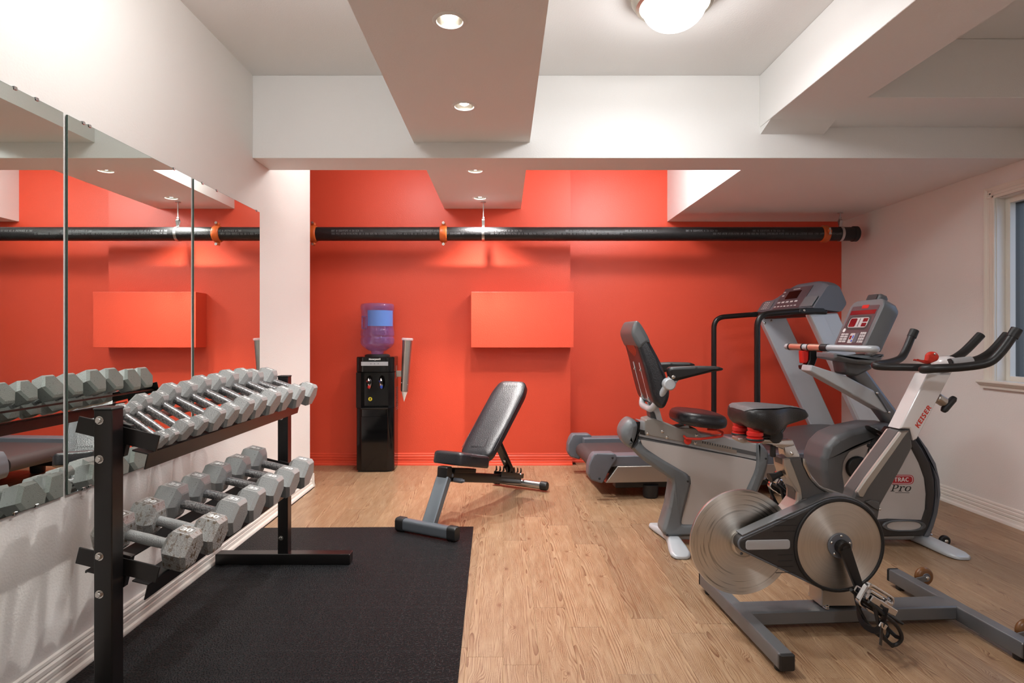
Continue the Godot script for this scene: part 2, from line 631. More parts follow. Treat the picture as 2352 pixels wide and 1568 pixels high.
func make_materials() -> void:
	var stipple := noise_tex(0.08, Color.BLACK, Color.WHITE, FastNoiseLite.TYPE_SIMPLEX_SMOOTH, 3, 21, 512, 0.2, 0.8)
	M.ceiling = relief(mat(rgb(240, 239, 237), 0.62), stipple, 2.2, 0.03, true)
	M.wall = relief(mat(rgb(234, 230, 225), 0.6), stipple, 2.2, 0.03, true)
	M.red = relief(mat(rgb(226, 80, 54), 0.42), stipple, 2.2, 0.03, true)
	M.trim = mat(rgb(232, 226, 218), 0.32)
	M.red_trim = mat(rgb(226, 80, 54), 0.34)
	M.subfloor = mat(rgb(92, 66, 46), 0.9)
	for k in 8:
		var b := mat(Color.WHITE, 0.36)
		b.albedo_texture = board_texture(k)
		M["board%d" % k] = b
	M.rubber_mat = relief(mat(rgb(24, 24, 26), 0.5), noise_tex(0.045, Color.BLACK, Color.WHITE, FastNoiseLite.TYPE_CELLULAR, 1, 31, 512, 0.05, 0.6), 6.0, 0.5, true)
	M.rubber_mat.metallic_specular = 0.3
	M.mirror = mat(rgb(234, 241, 236), 0.0, 1.0)
	M.glass_edge = mat(rgb(60, 78, 70), 0.15)
	M.chrome = mat(rgb(216, 216, 218), 0.12, 1.0)
	M.steel = mat(rgb(196, 196, 196), 0.3, 1.0)
	M.brushed = mat(rgb(186, 182, 176), 0.36, 1.0)
	M.nickel = mat(rgb(192, 184, 170), 0.28, 1.0)
	M.black_coat = mat(rgb(20, 18, 18), 0.3)
	M.black_plastic = mat(rgb(26, 26, 27), 0.5)
	M.black_gloss = mat(rgb(12, 12, 13), 0.08)
	M.foam = mat(rgb(28, 28, 29), 0.42)
	var hide := noise_tex(0.06, Color.BLACK, Color.WHITE, FastNoiseLite.TYPE_CELLULAR, 2, 41, 256, 0.1, 0.7)
	M.vinyl = relief(mat(rgb(33, 33, 37), 0.33), hide, 9.0, 0.05)
	M.saddle_skin = relief(mat(rgb(30, 30, 31), 0.4), hide, 16.0, 0.04)
	M.saddle_top = relief(mat(rgb(92, 94, 96), 0.4), hide, 16.0, 0.04)
	M.bench_grey = mat(rgb(100, 107, 114), 0.34, 0.35)
	M.pipe = relief(mat(rgb(24, 23, 24), 0.42), noise_tex(0.03, Color.BLACK, Color.WHITE, FastNoiseLite.TYPE_SIMPLEX_SMOOTH, 4, 51), 3.0, 0.05)
	M.print = mat(rgb(112, 112, 114), 0.7)
	M.orange = mat(rgb(203, 92, 36), 0.36)
	M.bolt = mat(rgb(206, 204, 200), 0.25, 1.0)
	M.enamel = enamel(61, false)
	M.enamel_worn = enamel(71, true)
	M.handle = over(mat(Color.WHITE, 0.3, 0.8), noise_tex(0.05, rgb(120, 120, 122), rgb(190, 190, 190), FastNoiseLite.TYPE_SIMPLEX_SMOOTH, 4, 81, 256), 9.0)
	M.white_ink = mat(rgb(232, 232, 230), 0.5)
	M.red_ink = mat(rgb(214, 52, 34), 0.45)
	M.black_ink = mat(rgb(22, 22, 22), 0.5)
	M.maroon_ink = mat(rgb(176, 30, 40), 0.4)
	M.bottle = mat(Color(0.38, 0.34, 0.6, 0.32), 0.06)
	M.bottle.transparency = BaseMaterial3D.TRANSPARENCY_ALPHA
	M.bottle_label = mat(Color(0.33, 0.49, 0.76, 0.85), 0.3)
	M.bottle_label.transparency = BaseMaterial3D.TRANSPARENCY_ALPHA
	M.clear = mat(Color(0.9, 0.9, 0.92, 0.35), 0.1)
	M.clear.transparency = BaseMaterial3D.TRANSPARENCY_ALPHA
	M.paper = mat(rgb(240, 238, 234), 0.7)
	M.red_plastic = mat(rgb(206, 40, 34), 0.3)
	M.blue_plastic = mat(rgb(44, 84, 200), 0.3)
	M.yellow = mat(rgb(226, 200, 36), 0.5)
	M.silver_plastic = mat(rgb(176, 178, 182), 0.35, 0.3)
	M.charcoal = mat(rgb(86, 88, 90), 0.42)
	M.shell_grey = mat(rgb(104, 108, 111), 0.38)
	M.slate = mat(rgb(96, 99, 106), 0.42)
	M.light_grey = mat(rgb(190, 195, 200), 0.35, 0.15)
	M.silver_paint = mat(rgb(194, 189, 186), 0.36, 0.2)
	M.rail_metal = mat(rgb(186, 192, 198), 0.3, 0.55)
	M.belt = mat(rgb(66, 56, 56), 0.6)
	M.frame_grey = mat(rgb(112, 114, 117), 0.34, 0.45)
	M.carriage = mat(rgb(150, 146, 141), 0.42, 0.3)
	M.dark_frame = mat(rgb(88, 86, 85), 0.42, 0.2)
	M.white_coat = mat(rgb(226, 222, 222), 0.2, 0.1)
	M.cover_black = mat(rgb(48, 45, 44), 0.5)
	M.flywheel = turned(91, 0.3)
	M.disc = turned(97, 0.03)
	M.brown_wheel = mat(rgb(112, 72, 38), 0.32)
	M.copper = mat(rgb(226, 182, 162), 0.3, 0.75)
	M.screen_red = mat(rgb(120, 14, 24), 0.14)
	M.panel_dark = mat(rgb(82, 70, 74), 0.3)
	M.key_grey = mat(rgb(190, 186, 186), 0.45)
	M.pane = mat(Color(0.9, 0.95, 1.0, 0.06), 0.02)
	M.pane.transparency = BaseMaterial3D.TRANSPARENCY_ALPHA
	M.vinyl_frame = mat(rgb(226, 220, 208), 0.35)
	M.outer_frame = mat(rgb(84, 80, 72), 0.5)
	M.block = over(mat(Color.WHITE, 0.85), noise_tex(0.02, rgb(186, 204, 222), rgb(206, 221, 234), FastNoiseLite.TYPE_SIMPLEX_SMOOTH, 4, 101, 256), 1.5, true)
	M.block_blue = mat(rgb(30, 66, 170), 0.4)
	M.eave = mat(rgb(60, 52, 50), 0.7)
	M.soil = mat(rgb(96, 90, 84), 0.9)
	M.glow = mat(rgb(255, 250, 240), 0.4)
	M.glow.emission_enabled = true
	M.glow.emission = Color(1.0, 0.97, 0.93)
	M.glow.emission_energy_multiplier = 6.0
	M.bulb = mat(rgb(255, 255, 255), 0.4)
	M.bulb.emission_enabled = true
	M.bulb.emission = Color(1.0, 0.98, 0.96)
	M.bulb.emission_energy_multiplier = 14.0

# ---------- the room ----------
const SKIRT := [[0, 0], [0.03, 0], [0.03, 0.008], [0.026, 0.016], [0.017, 0.02], [0.016, 0.036], [0.012, 0.04], [0.016, 0.046], [0.016, 0.058], [0.011, 0.062], [0.014, 0.068], [0.013, 0.08], [0.007, 0.086], [0.009, 0.092], [0.007, 0.1], [0.002, 0.104], [0, 0.104]]

# a moulding from a to b; `out` points away from the wall
func moulding(profile: Array, a: Vector3, b: Vector3, out: Vector3, up := Vector3.UP) -> G:
	var g := G.new()
	var r0 := []
	var r1 := []
	for q in profile:
		r0.append(a + out * q[0] + up * q[1])
		r1.append(b + out * q[0] + up * q[1])
	if (b - a).dot(out.cross(up)) > 0: g.loft([r0, r1])
	else: g.loft([r1, r0])
	return g

func plank_mesh(w: float, l: float, u0: float, v0: float) -> ArrayMesh:
	var g := G.new()
	var b := 0.0009
	var top := [Vector3(-w / 2 + b, 0, l / 2 - b), Vector3(w / 2 - b, 0, l / 2 - b), Vector3(w / 2 - b, 0, -l / 2 + b), Vector3(-w / 2 + b, 0, -l / 2 + b)]
	var rim := [Vector3(-w / 2, -0.0012, l / 2), Vector3(w / 2, -0.0012, l / 2), Vector3(w / 2, -0.0012, -l / 2), Vector3(-w / 2, -0.0012, -l / 2)]
	var t := func(p: Vector3) -> Vector2: return Vector2(u0 + (p.x + w / 2) / 0.128, v0 + (p.z + l / 2) / 1.22)
	g.tri(top[0], top[1], top[2], t.call(top[0]), t.call(top[1]), t.call(top[2]))
	g.tri(top[0], top[2], top[3], t.call(top[0]), t.call(top[2]), t.call(top[3]))
	for i in 4:
		var j := (i + 1) % 4
		var lo: Vector3 = rim[i] + Vector3.DOWN * 0.007
		var lo2: Vector3 = rim[j] + Vector3.DOWN * 0.007
		for q in [[rim[i], rim[j], top[j], top[i]], [lo, lo2, rim[j], rim[i]]]:
			g.tri(q[0], q[1], q[2], t.call(q[0]), t.call(q[1]), t.call(q[2]))
			g.tri(q[0], q[2], q[3], t.call(q[0]), t.call(q[2]), t.call(q[3]))
	return g.mesh(20)

func build_floor() -> void:
	var slab := G.new()
	slab.box(Vector3(0.3, -0.07, -1.5), Vector3(5.7, 0.12, 7.8))
	var fl := structure("floor", slab, M.subfloor, "light wood plank floor running towards the red wall")
	var whole := plank_mesh(0.128, 1.22, 0, 0)
	rng.seed = 4
	for row in range(-19, 24):
		var x := 0.064 + row * 0.128 - 0.003
		var left := x - 0.064
		var right := minf(x + 0.064, WALL_R)
		if right - left < 0.02: continue
		var d := REAR if x > WALL_L else 4.365
		var far := BACK_R if x > 0.58 else BACK
		var first := rng.randf_range(0.25, 1.2)
		while d < far - 0.01:
			var l := minf(first, far - d)
			var full := l > 1.219 and right - left > 0.127
			var mesh: ArrayMesh = whole if full else plank_mesh(right - left, l, 0.0, rng.randf())
			var o := put("plank", mesh, M["board%d" % (rng.randi() % 8)], fl)
			o.position = Vector3((left + right) / 2, 0, -(d + l / 2))
			if full and rng.randf() < 0.5: o.rotation.y = PI
			d += l
			first = 1.22

func build_room() -> void:
	build_floor()
	var t := 0.12
	# mirror wall with its free end, and the alcove behind it
	structure("wall_left", span(WALL_L - t, WALL_L, -0.01, CEIL, REAR, 4.365), M.wall, "cream wall on the left that carries the mirrors")
	structure("wall_alcove", span(-2.5, WALL_L - t, -0.01, CEIL, 4.245, 4.365), M.wall, "hidden cream wall of the alcove behind the mirror wall")
	structure("wall_alcove", span(-2.5, -2.4, -0.01, CEIL, 4.365, BACK), M.wall, "hidden end wall of the alcove behind the mirror wall")
	# red back wall, the part right of the corner set back
	var back := G.new()
	back.box(Vector3((-2.5 + 0.584) / 2, CEIL / 2, -(BACK + 0.12)), Vector3(3.084, CEIL, 0.24))
	structure("wall_back", back, M.red, "bright red back wall behind the water cooler")
	structure("wall_back_recess", span(0.584, WALL_R + t, -0.01, CEIL, BACK_R, BACK_R + 0.12), M.red, "recessed red wall behind the treadmill")
	# window wall
	var wr := G.new()
	var wd0 := 2.55
	var wd1 := 3.587
	var wy0 := 0.845
	var wy1 := 1.976
	for q in [[REAR, wd0, 0.0, CEIL], [wd1, BACK_R + 0.12, 0.0, CEIL], [wd0, wd1, 0.0, wy0], [wd0, wd1, wy1, CEIL]]:
		wr.box(Vector3(WALL_R + t / 2, (q[2] + q[3]) / 2, -(q[0] + q[1]) / 2), Vector3(t, q[3] - q[2], q[1] - q[0]))
	structure("wall_right", wr, M.wall, "cream wall on the right with the window")
	structure("wall_front", span(-1.6, 3.2, -0.01, CEIL, REAR - t, REAR), M.wall, "plain cream wall at the near end of the room")
	structure("ceiling", span(-2.5, 3.2, CEIL, CEIL + 0.12, REAR - t, 5.4), M.ceiling, "white painted ceiling")
	# beams and soffits
	structure("ceiling_beam", span(WALL_L, WALL_R, BEAM, CEIL, 3.367, 3.612, 0.002), M.ceiling, "white cross beam spanning the room under the ceiling")
	build_soffit()
	var s2 := G.new()
	s2.prism(pl([1.477, 2.2, 1.84, 2.2, 1.84, -2.952, WALL_R, -2.952, WALL_R, -3.366, 1.477, -3.366]), -CEIL + 0.001, -2.332, 0.002)
	s2.xf = Transform3D()
	var turned_down := G.new()
	for p in s2.v: turned_down.v.append(Vector3(p.x, -p.z, p.y))
	turned_down.uv = s2.uv
	structure("ceiling_soffit_right", turned_down, M.ceiling, "white boxed soffit above the exercise bikes")
	var wedge := G.new()
	wedge.prism(pl([3.238, 2.3325, 3.367, 2.3325, 3.367, 2.291]), 1.482, 1.847)
	var wz := G.new()
	for p in wedge.v: wz.v.append(Vector3(p.z, p.y, -p.x))
	wz.uv = wedge.uv
	structure("trim_1", wz, M.ceiling, "small sloped filler between soffit and cross beam")
	structure("ceiling_lowered", span(1.467, WALL_R, BEAM, CEIL, 3.613, BACK_R, 0.001), M.ceiling, "lowered white ceiling above the treadmill")
	# skirting boards
	structure("baseboard_left", moulding(SKIRT, Vector3(WALL_L, 0, -REAR), Vector3(WALL_L, 0, -4.367), Vector3.RIGHT), M.trim, "white moulded baseboard under the mirrors")
	structure("baseboard_left_end", moulding(SKIRT, Vector3(WALL_L - t, 0, -4.365), Vector3(WALL_L + 0.03, 0, -4.365), Vector3.FORWARD), M.trim, "white baseboard round the end of the mirror wall")
	structure("baseboard_right", moulding(SKIRT, Vector3(WALL_R, 0, -REAR), Vector3(WALL_R, 0, -BACK_R), Vector3.LEFT), M.trim, "white moulded baseboard under the window")
	structure("baseboard_back", moulding(SKIRT, Vector3(-2.4, 0, -BACK), Vector3(0.6, 0, -BACK), Vector3.BACK), M.red_trim, "red moulded baseboard of the back wall")
	structure("baseboard_back_recess", moulding(SKIRT, Vector3(0.584, 0, -BACK_R), Vector3(WALL_R, 0, -BACK_R), Vector3.BACK), M.red_trim, "red moulded baseboard of the recessed wall")
	build_window(wd0, wd1, wy0, wy1)
	# rubber mat under the rack, its right edge a touch out of square
	var rm := G.new()
	rm.xf = Transform3D(FLAT, Vector3.ZERO)
	rm.prism(pl([-1.415, 0.9, -0.13, 0.9, -0.178, 3.432, -1.415, 3.41]), 0.0, 0.008, 0.002)
	var rmo := part("rubber_mat", rm, M.rubber_mat, self)
	names["rubber_mat"] = 1
	tag(rmo, "black pebbled rubber floor mat under the dumbbell rack", "mat")
	# boxed panel on the red wall
	var g := span(-0.276, 0.5925, 1.030, 1.501, 4.932, BACK, 0.003)
	var o := part("wall_box", g, M.red, self)
	names["wall_box"] = 1
	tag(o, "red painted flat box fixed to the red wall above the weight bench", "box")

# the soffit with the downlights: its underside is pierced where a lamp sits
func build_soffit() -> void:
	var g := G.new()
	var x0 := -0.52
	var x1 := 0.15
	var y := 2.244
	var c := -0.192
	var r := 0.05
	var h := 0.09
	var side := func(x: float, flip: bool) -> void:
		var q := [Vector3(x, y, -REAR), Vector3(x, CEIL, -REAR), Vector3(x, CEIL, -BACK), Vector3(x, y, -BACK)]
		if flip: g.quad(q[3], q[2], q[1], q[0])
		else: g.quad(q[0], q[1], q[2], q[3])
	side.call(x0, false)
	side.call(x1, true)
	var flat := func(a: float, b: float, d0: float, d1: float) -> void:
		g.quad(Vector3(a, y, -d1), Vector3(b, y, -d1), Vector3(b, y, -d0), Vector3(a, y, -d0))
	flat.call(x0, c - h, REAR, BACK)
	flat.call(c + h, x1, REAR, BACK)
	var d := REAR
	for k in SPOTS + [BACK + h]:
		flat.call(c - h, c + h, d, k - h)
		d = k + h
		if k > BACK: break
		var n := 40
		for i in n:
			var p := []
			for a in [TAU * i / n, TAU * (i + 1) / n]:
				var u := Vector2.from_angle(a)
				var s := h / maxf(absf(u.x), absf(u.y))
				p.append(Vector3(c + u.x * r, y, -k - u.y * r))
				p.append(Vector3(c + u.x * s, y, -k - u.y * s))
			g.quad(p[0], p[1], p[3], p[2])
			g.quad(p[0], p[2], p[2] + Vector3.UP * 0.12, p[0] + Vector3.UP * 0.12)
	structure("ceiling_soffit", g, M.ceiling, "long boxed soffit with downlights running to the red wall", 20)

func build_window(d0: float, d1: float, y0: float, y1: float) -> void:
	var w := Node3D.new()
	w.name = "window_1"
	add_child(w)
	w.set_meta("kind", "structure")
	w.set_meta("label", "white framed window in the right wall")
	var x := WALL_R
	var prof := [[0, 0], [0.012, 0], [0.016, 0.006], [0.016, 0.016], [0.012, 0.02], [0.015, 0.026], [0.015, 0.036], [0.011, 0.04], [0.014, 0.046], [0.014, 0.052], [0.02, 0.06], [0.022, 0.07], [0, 0.072]]
	part("casing", moulding(prof, Vector3(x, y0, -d1), Vector3(x, y1 + 0.072, -d1), Vector3.LEFT, Vector3.FORWARD), M.vinyl_frame, w)
	part("casing", moulding(prof, Vector3(x, y0, -d0), Vector3(x, y1 + 0.072, -d0), Vector3.LEFT, Vector3.BACK), M.vinyl_frame, w)
	part("casing", moulding(prof, Vector3(x, y1, -d0 + 0.06), Vector3(x, y1, -d1 - 0.06), Vector3.LEFT, Vector3.UP), M.vinyl_frame, w)
	var sill_prof := [[-0.06, -0.02], [0, -0.054], [0.02, -0.052], [0.022, -0.036], [0.03, -0.032], [0.04, -0.022], [0.05, -0.014], [0.05, -0.006], [0.045, 0.0], [-0.06, 0.0]]
	part("window_sill", moulding(sill_prof, Vector3(x, y0 + 0.009, -d0 + 0.1), Vector3(x, y0 + 0.009, -d1 - 0.1), Vector3.LEFT), M.vinyl_frame, w)
	# lining of the opening, then the sash and the outer frame round the pane
	var ring := func(called: String, xa: float, xb: float, wide: float, m: Material) -> void:
		var g := G.new()
		var xc := (xa + xb) / 2
		var xw := xb - xa
		g.box(Vector3(xc, (y0 + y1) / 2, -d1 + wide / 2), Vector3(xw, y1 - y0, wide), 0.001)
		g.box(Vector3(xc, (y0 + y1) / 2, -d0 - wide / 2), Vector3(xw, y1 - y0, wide), 0.001)
		g.box(Vector3(xc, y1 - wide / 2, -(d0 + d1) / 2), Vector3(xw, wide, d1 - d0 - wide * 2), 0.001)
		g.box(Vector3(xc, y0 + wide / 2, -(d0 + d1) / 2), Vector3(xw, wide, d1 - d0 - wide * 2), 0.001)
		part(called, g, m, w)
	ring.call("lining", x - 0.001, x + 0.05, 0.004, M.trim)
	ring.call("sash", x + 0.05, x + 0.085, 0.038, M.vinyl_frame)
	ring.call("outer_frame", x + 0.085, x + 0.15, 0.036, M.outer_frame)
	var pane := G.new()
	pane.quad(Vector3(x + 0.11, y0 + 0.03, -d0 - 0.03), Vector3(x + 0.11, y1 - 0.03, -d0 - 0.03), Vector3(x + 0.11, y1 - 0.03, -d1 + 0.03), Vector3(x + 0.11, y0 + 0.03, -d1 + 0.03))
	part("pane", pane, M.pane, w)
	# what lies outside: a wall of pale blue blocks under a dark eave
	var ow := thing("garden_wall", "pale blue block wall seen outside through the window", "wall", Vector3(5.3, 0.4, -5.6))
	var core := G.new()
	core.box(Vector3(0.06, 0.84, 0), Vector3(0.1, 1.68, 5.0))
	part("core", core, M.eave, ow)
	var bg := G.new()
	bg.box(Vector3.ZERO, Vector3(0.06, 0.163, 0.39), 0.004)
	var bm := bg.mesh(30)
	for row in 10:
		for k in 12:
			var o := put("block", bm, M.block_blue if row == 3 else M.block, ow)
			o.position = Vector3(0, 0.085 + row * 0.168, -2.2 + k * 0.395 + (0.197 if row % 2 else 0.0))
	var ev := G.new()
	ev.box(Vector3(0.0, 1.82, 0), Vector3(0.24, 0.27, 5.0), 0.01)
	part("eave", ev, M.eave, ow)
	var so := G.new()
	so.box(Vector3(4.6, 0.3, -4.2), Vector3(2.8, 0.2, 6.0))
	var gr := structure("ground_outside", so, M.soil, "bare ground outside the window")

# ---------- lamps ----------
const LAMP_TINT := Color(0.98, 0.99, 1.0)
const SPOTS := [2.071, 2.839, 3.941, 4.718]

func flush_lamp(x: float, d: float, label: String, energy: float, down: float) -> void:
	var t := thing("ceiling_lamp", label, "lamp", Vector3(x, CEIL, -d), 0, "flush ceiling lamps")
	var g := G.new()
	g.lathe([[0.11, -0.001], [0.15, -0.055], [0.165, -0.052], [0.178, -0.034], [0.181, -0.026], [0.186, -0.02], [0.188, -0.006], [0.184, 0.0]].map(func(q): return [q[0], q[1]]), 48, Transform3D(), false, false)
	part("pan", g, M.nickel, t, 30)
	var s := G.new()
	var prof := []
	for i in 13:
		var a := PI / 2 * i / 12
		prof.append([maxf(0.138 * sin(a), 0.001), -0.05 - 0.104 * cos(a)])
	s.lathe(prof, 40, Transform3D(), false, false)
	part("lamp_shade", s, M.glow, t, 60)
	var l := OmniLight3D.new()
	l.name = "lamp_light"
	l.position = Vector3(0, -0.105, 0)
	l.light_energy = energy
	l.light_color = LAMP_TINT
	l.light_size = 0.11
	l.omni_range = 14.0
	l.omni_attenuation = 2.0
	l.shadow_enabled = true
	t.add_child(l)
	# the bowl also sends light straight down
	if down <= 0.0: return
	var a := AreaLight3D.new()
	a.name = "lamp_downward_light"
	a.position = Vector3(0, -0.165, 0)
	a.rotation.x = -PI / 2
	a.area_size = Vector2(0.24, 0.24)
	a.light_energy = down
	a.light_color = LAMP_TINT
	a.area_range = 14.0
	a.area_attenuation = 2.0
	a.shadow_enabled = true
	t.add_child(a)

func downlight(d: float, label: String, energy: float) -> void:
	var t := thing("downlight", label, "light", Vector3(-0.192, 2.244, -d), 0, "downlights in the soffit")
	var g := G.new()
	g.lathe([[0.046, 0.002], [0.0475, -0.003], [0.05, -0.004], [0.06, -0.002], [0.062, 0.0]], 40, Transform3D(), false, false)
	part("trim_ring", g, M.ceiling, t, 40)
	var c := G.new()
	c.lathe([[0.0465, 0.0], [0.045, 0.012], [0.034, 0.03], [0.026, 0.034]], 40, Transform3D(), false, false)
	part("reflector", c, M.nickel, t, 50)
	var b := G.new()
	b.lathe([[0.001, 0.004], [0.012, 0.006], [0.022, 0.012], [0.026, 0.022], [0.027, 0.034]], 28, Transform3D(), false, false)
	part("bulb", b, M.bulb, t, 50)
	var l := SpotLight3D.new()
	l.name = "downlight_beam"
	l.position = Vector3(0, 0.003, 0)
	l.rotation.x = -PI / 2
	l.light_energy = energy
	l.light_color = Color(1.0, 0.985, 0.97)
	l.light_size = 0.02
	l.spot_range = 12.0
	l.spot_angle = 60.0
	l.spot_angle_attenuation = 1.0
	l.spot_attenuation = 2.0
	l.shadow_enabled = true
	t.add_child(l)

func build_lights() -> void:
	# x, distance, all-round strength, downward strength
	flush_lamp(0.75, 2.565, "round frosted ceiling lamp with nickel rim near the top edge", 0.24, 0.85)
	flush_lamp(-0.8, 1.75, "round frosted ceiling lamp above the dumbbell rack", 0.37, 0.25)
	flush_lamp(0.96, 3.92, "round frosted ceiling lamp behind the cross beam on the right", 0.84, 0.3)
	flush_lamp(-0.8, 4.15, "round frosted ceiling lamp behind the cross beam on the left", 0.3, 0.0)
	flush_lamp(1.0, -0.5, "round frosted ceiling lamp behind the viewer", 0.9, 0.9)
	var which := ["nearest downlight in the long soffit", "second downlight in the soffit, just before the cross beam", "downlight in the soffit right behind the cross beam", "farthest downlight in the soffit, next to the red wall"]
	for k in 4: downlight(SPOTS[k], which[k], [2.2, 2.2, 2.4, 4.2][k])

# ---------- sprinkler pipe ----------
func build_pipe() -> void:
	var d := 4.855
	var r := 0.057
	var t := thing("sprinkler_pipe", "long black steel sprinkler pipe with orange couplings across the red wall", "pipe", Vector3(0, 1.977, -d))
	var g := G.new()
	g.tube([Vector3(-2.38, 0, 0), Vector3(2.86, 0, 0)], r, 40)
	part("pipe_run", g, M.pipe, t, 40)
	var cap := G.new()
	cap.tube([Vector3(2.855, 0, 0), Vector3(2.90, 0, 0), Vector3(2.902, 0, 0), Vector3(2.935, 0, 0), Vector3(2.945, 0, 0)], r * 1.0, 24, true, false, [1.0, 1.0, 1.12, 1.12, 0.9])
	part("end_cap", cap, M.black_plastic, t)
	# grooved couplings: two half shells with bolted ears
	for q in [[-1.583, 0.0], [-0.5, 0.0], [2.667, 1.45]]:
		var c := G.new()
		c.tube([Vector3(-0.03, 0, 0), Vector3(-0.028, 0, 0), Vector3(-0.018, 0, 0), Vector3(0.018, 0, 0), Vector3(0.028, 0, 0), Vector3(0.03, 0, 0)], 0.0575, 32, true, false, [1.0, 1.12, 1.22, 1.22, 1.12, 1.0])
		for s in [-1.0, 1.0]: c.box(Vector3(0, s * 0.08, 0), Vector3(0.036, 0.03, 0.03), 0.008)
		var o := part("coupling", c, M.orange, t, 35)
		o.position.x = q[0]
		o.rotation.x = q[1]
		for s in [-1.0, 1.0]:
			var b := G.new()
			b.disc(Vector3(0, s * 0.088, 0.004), Vector3(0, 0, 1), 0.009, 0.058, 10, 0.003)
			b.disc(Vector3(0, s * 0.088, 0.026), Vector3(0, 0, 1), 0.0125, 0.012, 6)
			part("bolt", b, M.bolt, o)
	# hangers
	for q in [[-0.17, 0.267, 0.0], [2.8, 0.177, 1.0]]:
		var h := G.new()
		var pts := []
		for i in 17:
			var a := -PI * 0.5 + PI * 1.0 * i / 16.0
			pts.append(Vector3(q[0], sin(a) * 0.06, cos(a) * 0.06))
		pts.append(Vector3(q[0], 0.11, 0.018))
		pts.append(Vector3(q[0], 0.125, 0.0))
		var back := []
		for p in pts: back.push_front(Vector3(p.x, p.y, -p.z))
		back.append_array(pts)
		var strip := PackedVector2Array([Vector2(-0.0015, -0.011), Vector2(0.0015, -0.011), Vector2(0.0015, 0.011), Vector2(-0.0015, 0.011)])
		h.sweep(strip, back, Vector3.RIGHT)
		part("hanger_strap", h, M.steel, t, 40)
		var rod := G.new()
		rod.tube([Vector3(q[0], 0.115, 0), Vector3(q[0], q[1], 0)], 0.005, 10)
		rod.disc(Vector3(q[0], 0.135, 0), Vector3.UP, 0.01, 0.012, 6)
		rod.disc(Vector3(q[0], q[1] - 0.003, 0), Vector3.UP, 0.022, 0.006, 16)
		part("hanger_rod", rod, M.steel, t)
	# stencilled print, bent round the pipe
	var one := "BMT M EDDYPIPE 4 IN SCH 10"
	var two := "300 PSI-ASTM A135/A795 GR A ERW NDE/NW STEEL SPRINKLER PIPE USA c UL us LISTED 4SS5 <FM> APPROVED EDDYGUARD II"
	for q in [[one, -1.418, 0.46, 0.30, 9.0], [one, -0.72, 0.2, 0.30, 9.0], [two, -1.418, 0.9, -0.14, 9.0], [one, -0.11, 0.46, 0.30, 9.0], [one, 0.51, 0.46, 0.30, 9.0], [two, -0.11, 1.6, -0.14, 9.0], [one, 1.0, 0.46, 0.30, 9.0], [one, 1.5, 0.46, 0.30, 9.0], [one, 2.05, 0.46, 0.30, 9.0], [two, 1.72, 0.9, -0.14, 9.0]]:
		stencil(q[0], q[1], q[3], r, t)

func stencil(text: String, x: float, turn: float, r: float, t: Node3D) -> void:
	var src := text_mesh(text, "Droid Sans Mono", true)
	var arr := src.surface_get_arrays(0)
	var box := src.get_aabb()
	var k := 0.023
	var pos: PackedVector3Array = arr[Mesh.ARRAY_VERTEX]
	var nor: PackedVector3Array = arr[Mesh.ARRAY_NORMAL]
	for i in pos.size():
		var a := turn + pos[i].y * k / r
		var rr := r + (0.0005 if pos[i].z > 0 else -0.001)
		pos[i] = Vector3(x + (pos[i].x - box.position.x) * k * 0.72, sin(a) * rr, cos(a) * rr)
		nor[i] = Vector3(0, sin(a), cos(a))
	arr[Mesh.ARRAY_VERTEX] = pos
	arr[Mesh.ARRAY_NORMAL] = nor
	arr[Mesh.ARRAY_TANGENT] = null
	var am := ArrayMesh.new()
	am.add_surface_from_arrays(Mesh.PRIMITIVE_TRIANGLES, arr)
	put("lettering", am, M.print, t)

# ---------- mirrors ----------
func build_mirrors() -> void:
	var y0 := 0.602
	var y1 := 1.858
	var rows := [[1.147, 1.9096, "wall mirror panel nearest the viewer, cut by the left edge", [1.3, 1.72, 1.8]], [1.9267, 2.690, "middle wall mirror panel behind the dumbbell rack", [2.0, 2.03, 2.55]], [2.712, 3.445, "farthest wall mirror panel, next to the wall's end", [2.79, 2.93, 3.4]]]
	for q in rows:
		var w: float = q[1] - q[0]
		var t := thing("wall_mirror", q[2], "mirror", Vector3(WALL_L, y0, -(q[0] + q[1]) / 2), 0, "mirror panels on the left wall")
		var e := G.new()
		e.box(Vector3(0.006, (y1 - y0) / 2, 0), Vector3(0.006, y1 - y0, w), 0.0008)
		part("edge", e, M.glass_edge, t)
		var f := G.new()
		f.box(Vector3(0.0093, (y1 - y0) / 2, 0), Vector3(0.0008, y1 - y0 - 0.003, w - 0.003))
		part("reflecting_face", f, M.mirror, t)
		for s in [0, 1]:
			for dd in q[3]:
				var c := G.new()
				var z: float = (q[0] + q[1]) / 2 - dd
				var y: float = (y1 - y0) if s else 0.0
				var k := 1.0 if s else -1.0
				c.box(Vector3(0.006, y + k * 0.003, z), Vector3(0.012, 0.003, 0.012), 0.001)
				c.box(Vector3(0.0115, y - k * 0.002, z), Vector3(0.002, 0.009, 0.012), 0.0008)
				part("clip", c, M.chrome, t)

